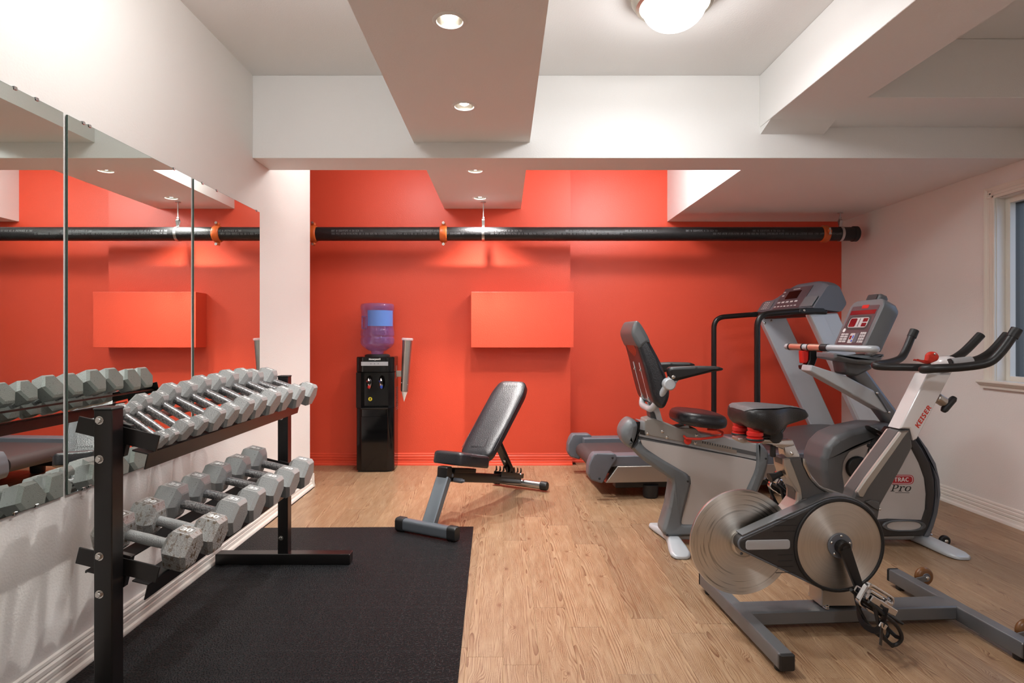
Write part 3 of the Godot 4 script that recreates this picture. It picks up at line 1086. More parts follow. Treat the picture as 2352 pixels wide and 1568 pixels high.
# ---------- water cooler, bottle, cup holder ----------
func build_cooler() -> void:
	var t := thing("water_cooler", "glossy black water cooler with two taps against the red wall", "water cooler", Vector3(-1.076, 0, -4.972), deg_to_rad(2.5))
	var full := rounded(pl([-0.158, 0.13, -0.158, -0.105, -0.112, -0.137, 0.112, -0.137, 0.158, -0.105, 0.158, 0.13]), 0.02, 4)
	var col := func(g: G, poly: PackedVector2Array, y0: float, y1: float, bev: float) -> void:
		g.xf = Transform3D(FLAT, Vector3.ZERO)
		g.prism(poly, y0, y1, bev)
	var b := G.new()
	col.call(b, full, 0.012, 0.53, 0.003)
	col.call(b, full, 0.825, 0.955, 0.006)
	col.call(b, pl([-0.157, 0.13, -0.157, -0.06, 0.157, -0.06, 0.157, 0.13]), 0.53, 0.825, 0.0)
	for s in [-1.0, 1.0]:
		col.call(b, pl([s * 0.1585, -0.03, s * 0.1585, -0.105, s * 0.113, -0.1365, s * 0.113, -0.03]), 0.53, 0.825, 0.0)
	part("body", b, M.black_gloss, t, 35)
	var foot := G.new()
	foot.box(Vector3(0, 0.007, 0), Vector3(0.28, 0.014, 0.23))
	part("plinth", foot, M.black_plastic, t)
	var door := G.new()
	door.box(Vector3(0, 0.245, 0.139), Vector3(0.218, 0.43, 0.006), 0.002)
	part("lower_door", door, M.black_gloss, t)
	var tray := G.new()
	tray.box(Vector3(0, 0.527, 0.122), Vector3(0.226, 0.012, 0.06), 0.004)
	part("drip_tray", tray, M.black_gloss, t)
	var strip := G.new()
	strip.box(Vector3(0, 0.898, 0.1378), Vector3(0.222, 0.033, 0.003), 0.001)
	var st := part("indicator_strip", strip, M.silver_plastic, t)
	for k in 3:
		var dot := G.new()
		dot.disc(Vector3(-0.03 + k * 0.03, 0.898, 0.1395), Vector3.BACK, 0.004, 0.001, 10)
		part("indicator", dot, M.slate, st)
	lettering("Honeywell", 0.014, M.white_ink, t, Vector3(0, 0.936, 0.1378))
	for q in [[-0.055, M.red_plastic], [0.048, M.blue_plastic]]:
		var tap := G.new()
		tap.ball(Vector3(q[0], 0.735, 0.075), Vector3(0.024, 0.058, 0.02), 16)
		tap.tube([Vector3(q[0], 0.785, 0.06), Vector3(q[0], 0.78, 0.1), Vector3(q[0], 0.75, 0.112)], 0.013, 12)
		var tp := part("tap", tap, M.chrome, t, 60)
		var hole := G.new()
		hole.ball(Vector3(q[0] + 0.004, 0.742, 0.09), Vector3(0.016, 0.02, 0.012), 12)
		part("tap_lever", hole, M.black_gloss, tp, 60)
		var key := G.new()
		key.ball(Vector3(q[0], 0.702, 0.09), Vector3(0.0125, 0.0155, 0.008), 12)
		key.ball(Vector3(q[0] - 0.01, 0.752, 0.1), Vector3(0.01, 0.01, 0.006), 10)
		part("tap_button", key, q[1], tp, 60)
	var stick := G.new()
	stick.disc(Vector3(-0.05, 0.598, 0.061), Vector3.BACK, 0.0165, 0.001, 20)
	var sk := part("sticker", stick, M.yellow, t)
	var mark := G.new()
	mark.disc(Vector3(-0.05, 0.602, 0.0616), Vector3.BACK, 0.006, 0.001, 12)
	mark.box(Vector3(-0.05, 0.592, 0.0616), Vector3(0.008, 0.008, 0.001))
	part("sticker_mark", mark, M.eave, sk)
	var seat := G.new()
	seat.lathe([[0.105, 0.955], [0.105, 0.966], [0.09, 0.974], [0.078, 0.974]], 36)
	part("bottle_collar", seat, M.black_plastic, t)
	var vents := G.new()
	for c in 2:
		for k in 13: vents.box(Vector3(0.1585, 0.50 + k * 0.0155, -0.025 - c * 0.05), Vector3(0.002, 0.006, 0.028), 0.0008)
	var vn := part("side_vents", vents, M.slate, t)

	# bottle
	var w := thing("water_bottle", "big upturned bluish plastic water bottle on the black cooler", "bottle", Vector3(-1.076, 0.971, -4.972), deg_to_rad(2.5))
	var body := G.new()
	body.lathe([[0.05, 0.004], [0.056, 0.03], [0.078, 0.036], [0.12, 0.064], [0.136, 0.085], [0.141, 0.1], [0.141, 0.135], [0.137, 0.142], [0.134, 0.15], [0.137, 0.158], [0.141, 0.165], [0.141, 0.2], [0.137, 0.21], [0.135, 0.22], [0.134, 0.3], [0.135, 0.36], [0.138, 0.378], [0.141, 0.39], [0.141, 0.412], [0.135, 0.428], [0.115, 0.434], [0.001, 0.432]], 48, Transform3D(), true, false)
	part("body", body, M.bottle, w, 40)
	var lab := G.new()
	var rings := []
	for y in [0.24, 0.372]:
		var ring := []
		for i in 17:
			var a := deg_to_rad(lerpf(-26.0, 76.0, i / 16.0))
			ring.append(Vector3(sin(a) * 0.1375, y, cos(a) * 0.1375))
		rings.append(ring)
	lab.loft(rings, false, false, false)
	part("paper_label", lab, M.bottle_label, w)
	var hd := G.new()
	for x in [-0.108, -0.072]: hd.tube([Vector3(x, 0.225, 0.115 + (0.0 if x < -0.1 else 0.012)), Vector3(x, 0.315, 0.115 + (0.0 if x < -0.1 else 0.012))], 0.006, 8)
	for y in [0.22, 0.318]: hd.tube([Vector3(-0.11, y, 0.112), Vector3(-0.072, y, 0.124)], 0.006, 8)
	part("grip", hd, M.bottle, w)

	# paper cup dispenser hung on the cooler's side
	var cd := thing("cup_dispenser", "slim stainless paper cup dispenser on the cooler's side", "dispenser", Vector3(-0.838, 0.66, -4.93))
	var tilt := Transform3D(Basis(Vector3(0, 0, 1), -0.055), Vector3.ZERO)
	var tube := G.new()
	tube.lathe([[0.028, 0.0], [0.033, 0.004], [0.036, 0.2], [0.041, 0.43], [0.041, 0.435]], 28, tilt)
	part("tube", tube, M.brushed, cd, 40)
	var lid := G.new()
	lid.lathe([[0.047, 0.432], [0.049, 0.436], [0.049, 0.448], [0.045, 0.452], [0.001, 0.453]], 28, tilt, true, false)
	part("lid", lid, M.clear, cd, 40)
	var cup := G.new()
	cup.lathe([[0.001, -0.085], [0.027, 0.004], [0.026, 0.006]], 24, tilt)
	part("paper_cup", cup, M.paper, cd, 40)
	var br := G.new()
	br.box(Vector3(-0.048, 0.15, 0.0), Vector3(0.045, 0.05, 0.03), 0.002)
	br.box(Vector3(-0.068, 0.165, 0.0), Vector3(0.006, 0.11, 0.04), 0.002)
	part("bracket", br, M.brushed, cd)
	for q in [[-0.022, 0.075], [0.028, 0.06]]:
		part("screw", domebolt(Vector3(q[0], q[1], 0.03), Vector3.BACK, 0.004), M.bolt, cd)

# ---------- weight bench: local -z runs from the front foot to the rear foot ----------
func build_bench() -> void:
	var t := thing("weight_bench", "black padded adjustable weight bench with grey legs on the mat's edge", "bench", Vector3(-0.433, 0.008, -3.275), deg_to_rad(-27.7))
	var foot := G.new()
	foot.sweep(rrect(0.05, 0.07, 0.02), [Vector3(-0.165, 0.04, 0), Vector3(0.165, 0.04, 0)])
	part("front_foot", foot, M.bench_grey, t)
	for s in [-1.0, 1.0]:
		var cap := G.new()
		cap.sweep(rrect(0.058, 0.078, 0.02), [Vector3(s * 0.15, 0.04, 0), Vector3(s * 0.152, 0.04, 0), Vector3(s * 0.196, 0.04, 0), Vector3(s * 0.203, 0.04, 0)], Vector3.UP, true, false, [0.96, 1.0, 1.0, 0.9])
		part("end_cap", cap, M.black_plastic, t)
	var post := G.new()
	post.bar(Vector3(0, 0.055, -0.025), Vector3(0, 0.292, -0.178), 0.082, 0.05, 0.007, Vector3.BACK)
	part("front_post", post, M.bench_grey, t)
	var sl := G.new()
	sl.bar(Vector3(0, 0.285, -0.178), Vector3(0, 0.352, -0.186), 0.07, 0.06, 0.006, Vector3.BACK)
	part("seat_sleeve", sl, M.black_coat, t)
	var beam := G.new()
	beam.bar(Vector3(0, 0.292, -0.19), Vector3(0, 0.062, -1.17), 0.045, 0.06, 0.005)
	part("main_beam", beam, M.black_coat, t)
	var rail := G.new()
	for s in [-1.0, 1.0]:
		rail.bar(Vector3(s * 0.028, 0.17, -0.84), Vector3(s * 0.028, 0.085, -1.19), 0.006, 0.035, 0.001)
		for k in 6:
			var z := -0.87 - k * 0.055
			var y := 0.17 - (k * 0.055 + 0.03) * 0.235 + 0.02
			rail.prism(pl([0, 0, 0.03, 0, 0.026, 0.022, 0.018, 0.035, 0.014, 0.012]), -0.003, 0.003)
			var n := rail.v.size()
			for i in range(n - 1, -1, -1):
				if rail.v[i].x > -0.001 and rail.v[i].x < 0.0301 and absf(rail.v[i].z) < 0.0031 and rail.v[i].y < 0.036 and rail.v[i].y > -0.001:
					var p := rail.v[i]
					rail.v[i] = Vector3(s * 0.028 + p.z, y + p.y, z + 0.015 - p.x)
				else: break
	part("notched_rail", rail, M.black_coat, t)
	var rf := G.new()
	rf.tube([Vector3(-0.19, 0.032, -1.19), Vector3(0.19, 0.032, -1.19)], 0.027, 18)
	part("rear_foot", rf, M.steel, t)
	for s in [-1.0, 1.0]:
		var cap := G.new()
		cap.tube([Vector3(s * 0.17, 0.032, -1.19), Vector3(s * 0.171, 0.032, -1.19), Vector3(s * 0.215, 0.032, -1.19), Vector3(s * 0.222, 0.032, -1.19)], 0.032, 18, true, false, [0.94, 1.0, 1.0, 0.85])
		part("end_cap", cap, M.black_plastic, t)
	# cushions
	var seat := G.new()
	var so := smooth2(pl([-0.095, 0.0, 0.095, 0.0, 0.122, 0.1, 0.13, 0.22, 0.122, 0.31, 0.0, 0.318, -0.122, 0.31, -0.13, 0.22, -0.122, 0.1]), 5)
	cushion(seat, rounded(pl([-0.1, 0.0, 0.1, 0.0, 0.128, 0.12, 0.132, 0.31, -0.132, 0.31, -0.128, 0.12]), 0.035, 5), [[0.006, 0.0], [0.0, 0.008], [0.0, 0.058], [0.004, 0.068], [0.014, 0.075], [0.04, 0.079], [0.07, 0.08]])
	var s1 := part("seat", seat, M.vinyl, t, 60)
	s1.transform = Transform3D(Basis(Vector3.RIGHT, deg_to_rad(-13.5)) * FLAT, Vector3(0, 0.362, -0.195))
	var back := G.new()
	cushion(back, rounded(pl([-0.11, 0.0, 0.11, 0.0, 0.122, 0.2, 0.128, 0.6, 0.104, 0.715, -0.104, 0.715, -0.128, 0.6, -0.122, 0.2]), 0.05, 6), [[0.008, 0.0], [0.0, 0.008], [0.0, 0.046], [0.004, 0.056], [0.014, 0.063], [0.04, 0.067], [0.07, 0.068]])
	var b1 := part("backrest", back, M.vinyl, t, 60)
	b1.transform = Transform3D(Basis(Vector3.RIGHT, deg_to_rad(38.0)) * FLAT, Vector3(0, 0.31, -0.555))
	for q in [[s1, 0.31, 0.128, 0.06], [b1, 0.7, 0.122, 0.052]]:
		var seam := G.new()
		for s in [-1.0, 1.0]: seam.tube([Vector3(s * (q[2] - 0.003), 0.06, q[3]), Vector3(s * q[2], q[1] * 0.5, q[3]), Vector3(s * (q[2] + 0.001), q[1] * 0.82, q[3])], 0.0022, 6)
		part("seam", seam, M.vinyl, q[0])
	# frames beneath, strut, pins
	var bf := G.new()
	bf.bar(Vector3(0, 0.32, -0.6), Vector3(0, 0.62, -0.985), 0.05, 0.035, 0.004)
	bf.bar(Vector3(0, 0.315, -0.25), Vector3(0, 0.262, -0.5), 0.06, 0.03, 0.004)
	part("pad_frame", bf, M.black_coat, t)
	var strut := G.new()
	strut.bar(Vector3(0, 0.45, -0.79), Vector3(0, 0.1, -1.075), 0.055, 0.03, 0.003, Vector3.UP)
	var sp := part("back_strut", strut, M.black_coat, t)
	var eye := G.new()
	eye.disc(Vector3(0, 0.24, -0.955), Vector3(0, 0.63, 0.77), 0.012, 0.036, 14)
	part("strut_hole", eye, M.paper, sp)
	var pin := G.new()
	pin.disc(Vector3(0.055, 0.262, -0.245), Vector3.RIGHT, 0.014, 0.06, 16, 0.003)
	pin.disc(Vector3(0.088, 0.262, -0.245), Vector3.RIGHT, 0.009, 0.02, 12, 0.002)
	part("seat_pin", pin, M.slate, t)
	part("bolt", domebolt(Vector3(0.03, 0.11, -1.14), Vector3.UP, 0.014), M.bolt, t)
	part("bolt", domebolt(Vector3(0.024, 0.29, -0.23), Vector3.RIGHT, 0.012), M.slate, t)

# ---------- dumbbell rack ----------
func build_rack() -> void:
	var near := 1.575
	var far := 2.858
	var t := thing("dumbbell_rack", "black two-tier steel dumbbell rack in front of the mirrors", "rack", Vector3(-1.083, 0.008, -(near + far) / 2))
	var h := (far - near) / 2
	for s in [1.0, -1.0]:
		var z: float = s * h - (0.025 if s > 0 else 0.025)
		var u := G.new()
		u.box(Vector3(0, 0.485, z), Vector3(0.05, 0.87, 0.05), 0.003)
		var up := part("upright", u, M.black_coat, t)
		var cap := G.new()
		cap.box(Vector3(0, 0.921, z), Vector3(0.054, 0.008, 0.054), 0.003)
		part("cap", cap, M.black_plastic, up)
		for y in [0.891, 0.786, 0.524, 0.422] if s > 0 else [0.89, 0.72, 0.5, 0.13]:
			part("bolt", hexbolt(Vector3(-0.008, y, z + 0.029), Vector3.BACK, 0.0085, 0.01), M.bolt, up)
		var f := G.new()
		f.box(Vector3(0, 0.026, z), Vector3(0.66, 0.052, 0.06), 0.004)
		part("foot", f, M.black_coat, t)
	# tiers: end brackets and the two angle rails the heads lie on
	for y in [0.366, 0.0]:
		for s in [1.0, -1.0]:
			var b := G.new()
			var z: float = s * (h - (0.055 if s > 0 else 0.006))
			b.bar(Vector3(-0.108, 0.507 + y, z), Vector3(0.118, 0.452 + y, z), 0.005, 0.047, 0.0012)
			b.bar(Vector3(-0.02, 0.47 + y, z - s * 0.012), Vector3(0.03, 0.458 + y, z - s * 0.012), 0.02, 0.09, 0.002)
			part("bracket", b, M.black_coat, t)
		for q in [[0.088, 0.423, 1.0], [-0.09, 0.462 + (0.035 if y > 0 else 0.0), -1.0]]:
			var r := G.new()
			var c := cos(0.236)
			var k := sin(0.236)
			var a := Vector2(q[0], q[1] + y)
			var along := Vector2(c, -k)
			var down := Vector2(-k, -c)
			var th := 0.004
			var p0 := a
			var p1: Vector2 = a + down * (0.046 if q[2] > 0 else 0.007)
			var p2: Vector2 = a - along * 0.048 * q[2]
			var poly := PackedVector2Array([p0, p2, p2 + down * th, p0 + down * th - along * th * q[2], p1 - along * th * q[2], p1])
			r.prism(poly, -h + 0.01, h - 0.06, 0.0008)
			part("rail", r, M.black_coat, t)

	# the dumbbells
	rng.seed = 12
	var kinds := {}
	for q in [["3", 0.046, 0.036, 0.098, 0.0105], ["5", 0.062, 0.046, 0.104, 0.012], ["10", 0.08, 0.056, 0.112, 0.013], ["15", 0.092, 0.062, 0.116, 0.0145], ["20", 0.1, 0.07, 0.12, 0.015], ["25", 0.1, 0.076, 0.124, 0.0155], ["30", 0.111, 0.08, 0.124, 0.016], ["35", 0.119, 0.084, 0.126, 0.016], ["40", 0.118, 0.09, 0.126, 0.0165], ["45", 0.126, 0.094, 0.126, 0.017]]:
		kinds[q[0]] = q
	var up := [["3", 1.688, -1.0], ["3", 1.743, -1.0], ["5", 1.818, -1.003], ["5", 1.906, -1.003], ["10", 2.0, -1.0], ["10", 2.1, -0.997], ["15", 2.205, -0.993], ["15", 2.315, -0.99], ["20", 2.432, -0.983], ["20", 2.553, -0.978], ["25", 2.672, -0.965], ["25", 2.793, -0.948]]
	var low := [["30", 1.755, -0.97], ["30", 1.887, -0.955], ["35", 2.065, -0.972], ["35", 2.205, -0.963], ["40", 2.405, -0.972], ["40", 2.547, -0.955], ["45", 2.70, -0.945]]
	var size := {"3": "tiny", "5": "small", "10": "fairly small", "15": "middling", "20": "rather big", "25": "big", "30": "rusty worn", "35": "grey", "40": "heavy grey", "45": "heaviest grey"}
	for tier in [[up, 0.797, 0.077, "upper", "dumbbells on the upper tier"], [low, 0.430, 0.049, "lower", "dumbbells on the lower tier"]]:
		var n := 0
		for e in tier[0]:
			n += 1
			var q: Array = kinds[e[0]]
			var reach: float = q[3] + q[2]
			var apo: float = q[1] / 2
			var drop: float = tier[2]
			if e[0] == "25": drop = 0.068
			var tilt := asin(clampf(drop / reach, 0.0, 0.6))
			var right := Vector3(e[2], tier[1] + 0.003 + apo / cos(tilt), -e[1])
			var mid := right + Vector3(-cos(tilt), sin(tilt), 0) * reach / 2
			var pair := "front one of the pair" if n % 2 else "far one of the pair"
			var lb := "%s hexagonal dumbbell, %s in the %s tier counted from the near end" % [size[e[0]], ["first", "second", "third", "fourth", "fifth", "sixth", "seventh", "eighth", "ninth", "tenth", "eleventh", "twelfth"][n - 1], tier[3]]
			dumbbell(q, lb, tier[4], mid, tilt, rng.randf_range(-0.02, 0.02), e[0] == "30")

var bell_meshes := {}

func dumbbell(q: Array, label: String, group: String, at: Vector3, tilt: float, yaw: float, worn: bool) -> void:
	var t := thing("dumbbell", label, "dumbbell", at, 0, group)
	t.basis = Basis(Vector3.UP, yaw) * Basis(Vector3.BACK, -tilt)
	var key: String = q[0]
	var l: float = q[2]
	var cr: float = q[1] / 2 / cos(PI / 6)
	if not bell_meshes.has(key):
		var g := G.new()
		var rings := []
		for s in [[-0.5, 0.6], [-0.47, 0.7], [-0.3, 1.0], [0.36, 1.0], [0.48, 0.86], [0.5, 0.82]]:
			var ring := []
			for i in 6:
				var a := TAU * i / 6
				ring.append(Vector3(s[0] * l, sin(a) * cr * s[1], cos(a) * cr * s[1]).rotated(Vector3.RIGHT, 0.0))
			ring.reverse()
			rings.append(ring)
		g.loft(rings)
		var hd := G.new()
		var half: float = q[3] / 2 + 0.004
		var r: float = q[4]
		hd.tube([Vector3(-half, 0, 0), Vector3(-half * 0.8, 0, 0), Vector3(-half * 0.4, 0, 0), Vector3(0, 0, 0), Vector3(half * 0.4, 0, 0), Vector3(half * 0.8, 0, 0), Vector3(half, 0, 0)], r, 14, false, false, [1.06, 1.0, 1.03, 1.06, 1.03, 1.0, 1.06])
		var fr := G.new()
		var w := l * 0.36
		var hh: float = cr * 0.36
		fr.frame(rrect(w * 1.3, hh * 1.9, 0.002, 1), rrect(w * 1.12, hh * 1.65, 0.002, 1), 0, 0.0012)
		bell_meshes[key] = [g.mesh(12), hd.mesh(50), fr.mesh(20)]
	var m: Material = M.enamel_worn if worn else M.enamel
	put("handle", bell_meshes[key][1], M.handle if not worn else M.enamel, t)
	for s in [-1.0, 1.0]:
		var o := put("head", bell_meshes[key][0], m, t)
		o.position.x = s * (q[3] + l) / 2
		if s < 0: o.rotation.y = PI
		var top: float = q[1] / 2
		var f := put("number_frame", bell_meshes[key][2], m, o)
		f.transform = Transform3D(FLAT if s > 0 else Basis(Vector3.UP, PI) * FLAT, Vector3(0.03 * l, top, 0))
		lettering(key, cr * 0.36, M.white_ink, o, Vector3(0.03 * l, top + 0.0006, 0), FLAT if s > 0 else Basis(Vector3.UP, PI) * FLAT)

# ---------- treadmill: local x runs from the tail to the motor hood, +z is the side nearer the viewer ----------
func build_treadmill() -> void:
	var t := thing("treadmill", "grey treadmill with black handrails along the recessed red wall", "treadmill", Vector3(1.6, 0, -4.5), deg_to_rad(4.0))
	# running belt round its rear roller
	var b := G.new()
	var prof := []
	for i in 13:
		var a := PI / 2 + PI * i / 12
		prof.append(Vector2(-0.945 + cos(a) * 0.056, 0.208 + sin(a) * 0.056))
	prof.append(Vector2(0.75, 0.152)); prof.append(Vector2(0.75, 0.264))
	b.prism(PackedVector2Array(prof), -0.285, 0.285, 0.0)
	part("running_belt", b, M.belt, t, 50)
	for s in [-1.0, 1.0]:
		var r := G.new()
		var a0 := minf(s * 0.285, s * 0.415)
		r.prism(rounded(pl([-0.935, 0.225, -0.935, 0.3, 0.82, 0.3, 0.82, 0.225]), 0.012), a0, a0 + 0.13, 0.006)
		part("side_rail", r, M.slate, t)
		var p := G.new()
		var a1 := minf(s * 0.36, s * 0.42)
		p.prism(rounded(pl([-0.93, 0.116, -0.845, 0.229, 0.9, 0.229, 0.9, 0.116]), 0.006), a1, a1 + 0.06, 0.004)
		part("side_panel", p, M.brushed, t)
		var c := G.new()
		var a2 := minf(s * 0.345, s * 0.438)
		c.prism(rounded(pl([-1.051, 0.243, -1.054, 0.177, -1.036, 0.141, -0.957, 0.116, -0.939, 0.143, -0.911, 0.202, -0.881, 0.246, -0.854, 0.276, -0.857, 0.312, -0.881, 0.324, -1.011, 0.323, -1.033, 0.293]), 0.012, 3), a2, a2 + 0.093, 0.008)
		var cap := part("tail_cap", c, M.slate, t)
		for q in [-0.887, 0.293, -0.978, 0.152].size() / 2:
			var l := [-0.887, 0.293, -0.978, 0.152]
			part("screw", domebolt(Vector3(l[q * 2], l[q * 2 + 1], s * 0.439), Vector3(0, 0, s), 0.008), M.black_plastic, cap)
		var bar := G.new()
		bar.bar(Vector3(-0.85, 0.095, s * 0.34), Vector3(0.9, 0.095, s * 0.34), 0.08, 0.05, 0.004)
		part("frame_tube", bar, M.black_plastic, t)
		for x in [-0.6, 0.86]:
			var f := G.new()
			f.lathe([[0.046, 0.0], [0.052, 0.01], [0.056, 0.09]], 20, Transform3D(Basis(), Vector3(x, 0, s * 0.37)))
			part("foot", f, M.black_plastic, t)
	var stick := G.new()
	stick.box(Vector3(-0.985, 0.245, 0.4), Vector3(0.002, 0.03, 0.02), 0.0, Basis(Vector3.BACK, -0.4))
	part("sticker", stick, M.yellow, t)
	# motor hood
	var hood := G.new()
	var rings := []
	for k in 9:
		var z := -0.42 + 0.105 * k
		var e := 1.0 - 0.10 * pow(absf(z) / 0.42, 4.0)
		var ring := []
		for q in smooth2(pl([0.5, 0.272, 0.62, 0.3, 0.78, 0.365, 1.0, 0.4, 1.2, 0.385, 1.3, 0.3, 1.31, 0.14, 1.25, 0.08, 0.8, 0.08, 0.72, 0.24]), 3): ring.append(Vector3(q.x, 0.08 + (q.y - 0.08) * e, z))
		rings.append(ring)
	for r in rings: r.reverse()
	hood.loft(rings)
	part("motor_hood", hood, M.charcoal, t, 50)
	# uprights and handrails
	var up := rounded(pl([0.560, 1.282, 0.775, 1.295, 1.231, 0.333, 1.017, 0.336]), 0.01, 2)
	var rail: Array = [0.180, 0.421, 0.180, 1.281, 0.370, 1.297, 0.531, 1.310, 0.687, 1.301]
	for s in [-1.0, 1.0]:
		var u := G.new()
		u.prism(up, minf(s * 0.31, s * 0.37), maxf(s * 0.31, s * 0.37), 0.008)
		part("upright", u, M.light_grey, t)
		var crease := G.new()
		var l: Array = [0.570, 1.269, 0.667, 1.276, 1.119, 0.347, 1.020, 0.348]
		crease.prism(pl(l), minf(s * 0.368, s * 0.375), maxf(s * 0.368, s * 0.375), 0.003)
		part("upright_face", crease, M.light_grey, t)
		var g := G.new()
		g.tube(bent(p3(rail, s * 0.36), 0.1, 8), 0.021, 16)
		part("handrail", g, M.black_coat, t, 50)
		var a := G.new()
		var al: Array = [0.483, 1.322, 0.531, 1.331, 0.661, 1.329, 0.683, 1.298, 0.531, 1.291, 0.476, 1.294]
		a.prism(rounded(pl(al), 0.008, 2), minf(s * 0.34, s * 0.385), maxf(s * 0.34, s * 0.385), 0.004)
		part("rail_bracket", a, M.black_plastic, t)
		part("bolt", domebolt(Vector3(al[0] + 0.03, al[1] - 0.012, s * 0.385), Vector3(0, 0, s), 0.009), M.bolt, t)
	for q in [[0.595, 1.235], [0.65, 1.255]]: part("bolt", domebolt(Vector3(q[0], q[1], -0.31), Vector3.BACK, 0.01), M.bolt, t)
	# console with a hump in the middle
	var c := G.new()
	var cr := []
	for k in 25:
		var z := -0.42 + 0.0335 * k
		var h := 0.105 + 0.112 * smoothstep(-0.3, -0.02, z) * (1.0 - 0.3 * smoothstep(0.2, 0.4, z))
		var w := 0.9 if k == 24 else 0.93 if k == 0 else 0.97 if k == 23 else 1.0
		var poly := rounded(PackedVector2Array([Vector2(0.565, 1.32), Vector2(0.80, 1.295), Vector2(0.845, 1.36), Vector2(0.70 + 0.45 * h, 1.33 + h * 0.93), Vector2(0.565 + 0.68 * h, 1.32 + h)]), 0.02, 3)
		var mid := Vector2(0.7, 1.36)
		var ring := []
		for q in poly:
			var p := mid + (q - mid) * w
			ring.append(Vector3(p.x, p.y, z))
		cr.append(ring)
	c.loft(cr)
	var con := part("console", c, M.slate, t, 40)
	var face := Basis(Vector3(0, 0, 1), Vector3(0.562, 0.827, 0), Vector3(-0.827, 0.562, 0))
	var at := Vector3(0.565, 1.32, 0)
	var slab := func(called: String, x: float, y: float, w: float, h: float, m: Material, lift := 0.003) -> void:
		var g := G.new()
		g.box(Vector3.ZERO, Vector3(w, h, 0.004), 0.001)
		var o := part(called, g, m, con)
		o.transform = Transform3D(face, at + face * Vector3(x, y, lift))
	slab.call("fascia", 0.03, 0.122, 0.37, 0.2, M.panel_dark)
	slab.call("fascia", -0.29, 0.07, 0.16, 0.09, M.shell_grey)
	slab.call("fascia", 0.29, 0.07, 0.16, 0.09, M.shell_grey)
	slab.call("display", 0.02, 0.15, 0.17, 0.075, M.black_gloss, 0.005)
	for k in 5: slab.call("button", -0.12 + k * 0.06, 0.085, 0.036, 0.014, M.key_grey, 0.005)
	for k in 7: slab.call("button", -0.14 + k * 0.047, 0.045, 0.026, 0.009, M.key_grey, 0.005)
	for k in 5:
		for j in 3: slab.call("button", -0.335 + j * 0.028, 0.035 + k * 0.016, 0.016, 0.007, M.key_grey, 0.005)
	slab.call("button", -0.12, 0.15, 0.03, 0.012, M.key_grey, 0.005)
	slab.call("button", -0.13, 0.185, 0.03, 0.01, M.key_grey, 0.005)
	slab.call("button", 0.02, 0.205, 0.09, 0.007, M.key_grey, 0.005)
	var ledge := G.new()
	ledge.bar(Vector3(0.55, 1.315, -0.3), Vector3(0.55, 1.315, 0.33), 0.05, 0.02, 0.006)
	part("reading_ledge", ledge, M.black_plastic, con)
	var cross := G.new()
	cross.bar(Vector3(0.64, 1.285, -0.36), Vector3(0.64, 1.285, 0.36), 0.1, 0.03, 0.006)
	part("crossbar", cross, M.black_plastic, t)

# the back narrows towards the head
func taper(g: G) -> void:
	for i in g.v.size():
		var k := lerpf(1.0, 0.74, clampf((g.v[i].y - 0.95) / 0.24, 0.0, 1.0))
		g.v[i].z *= k

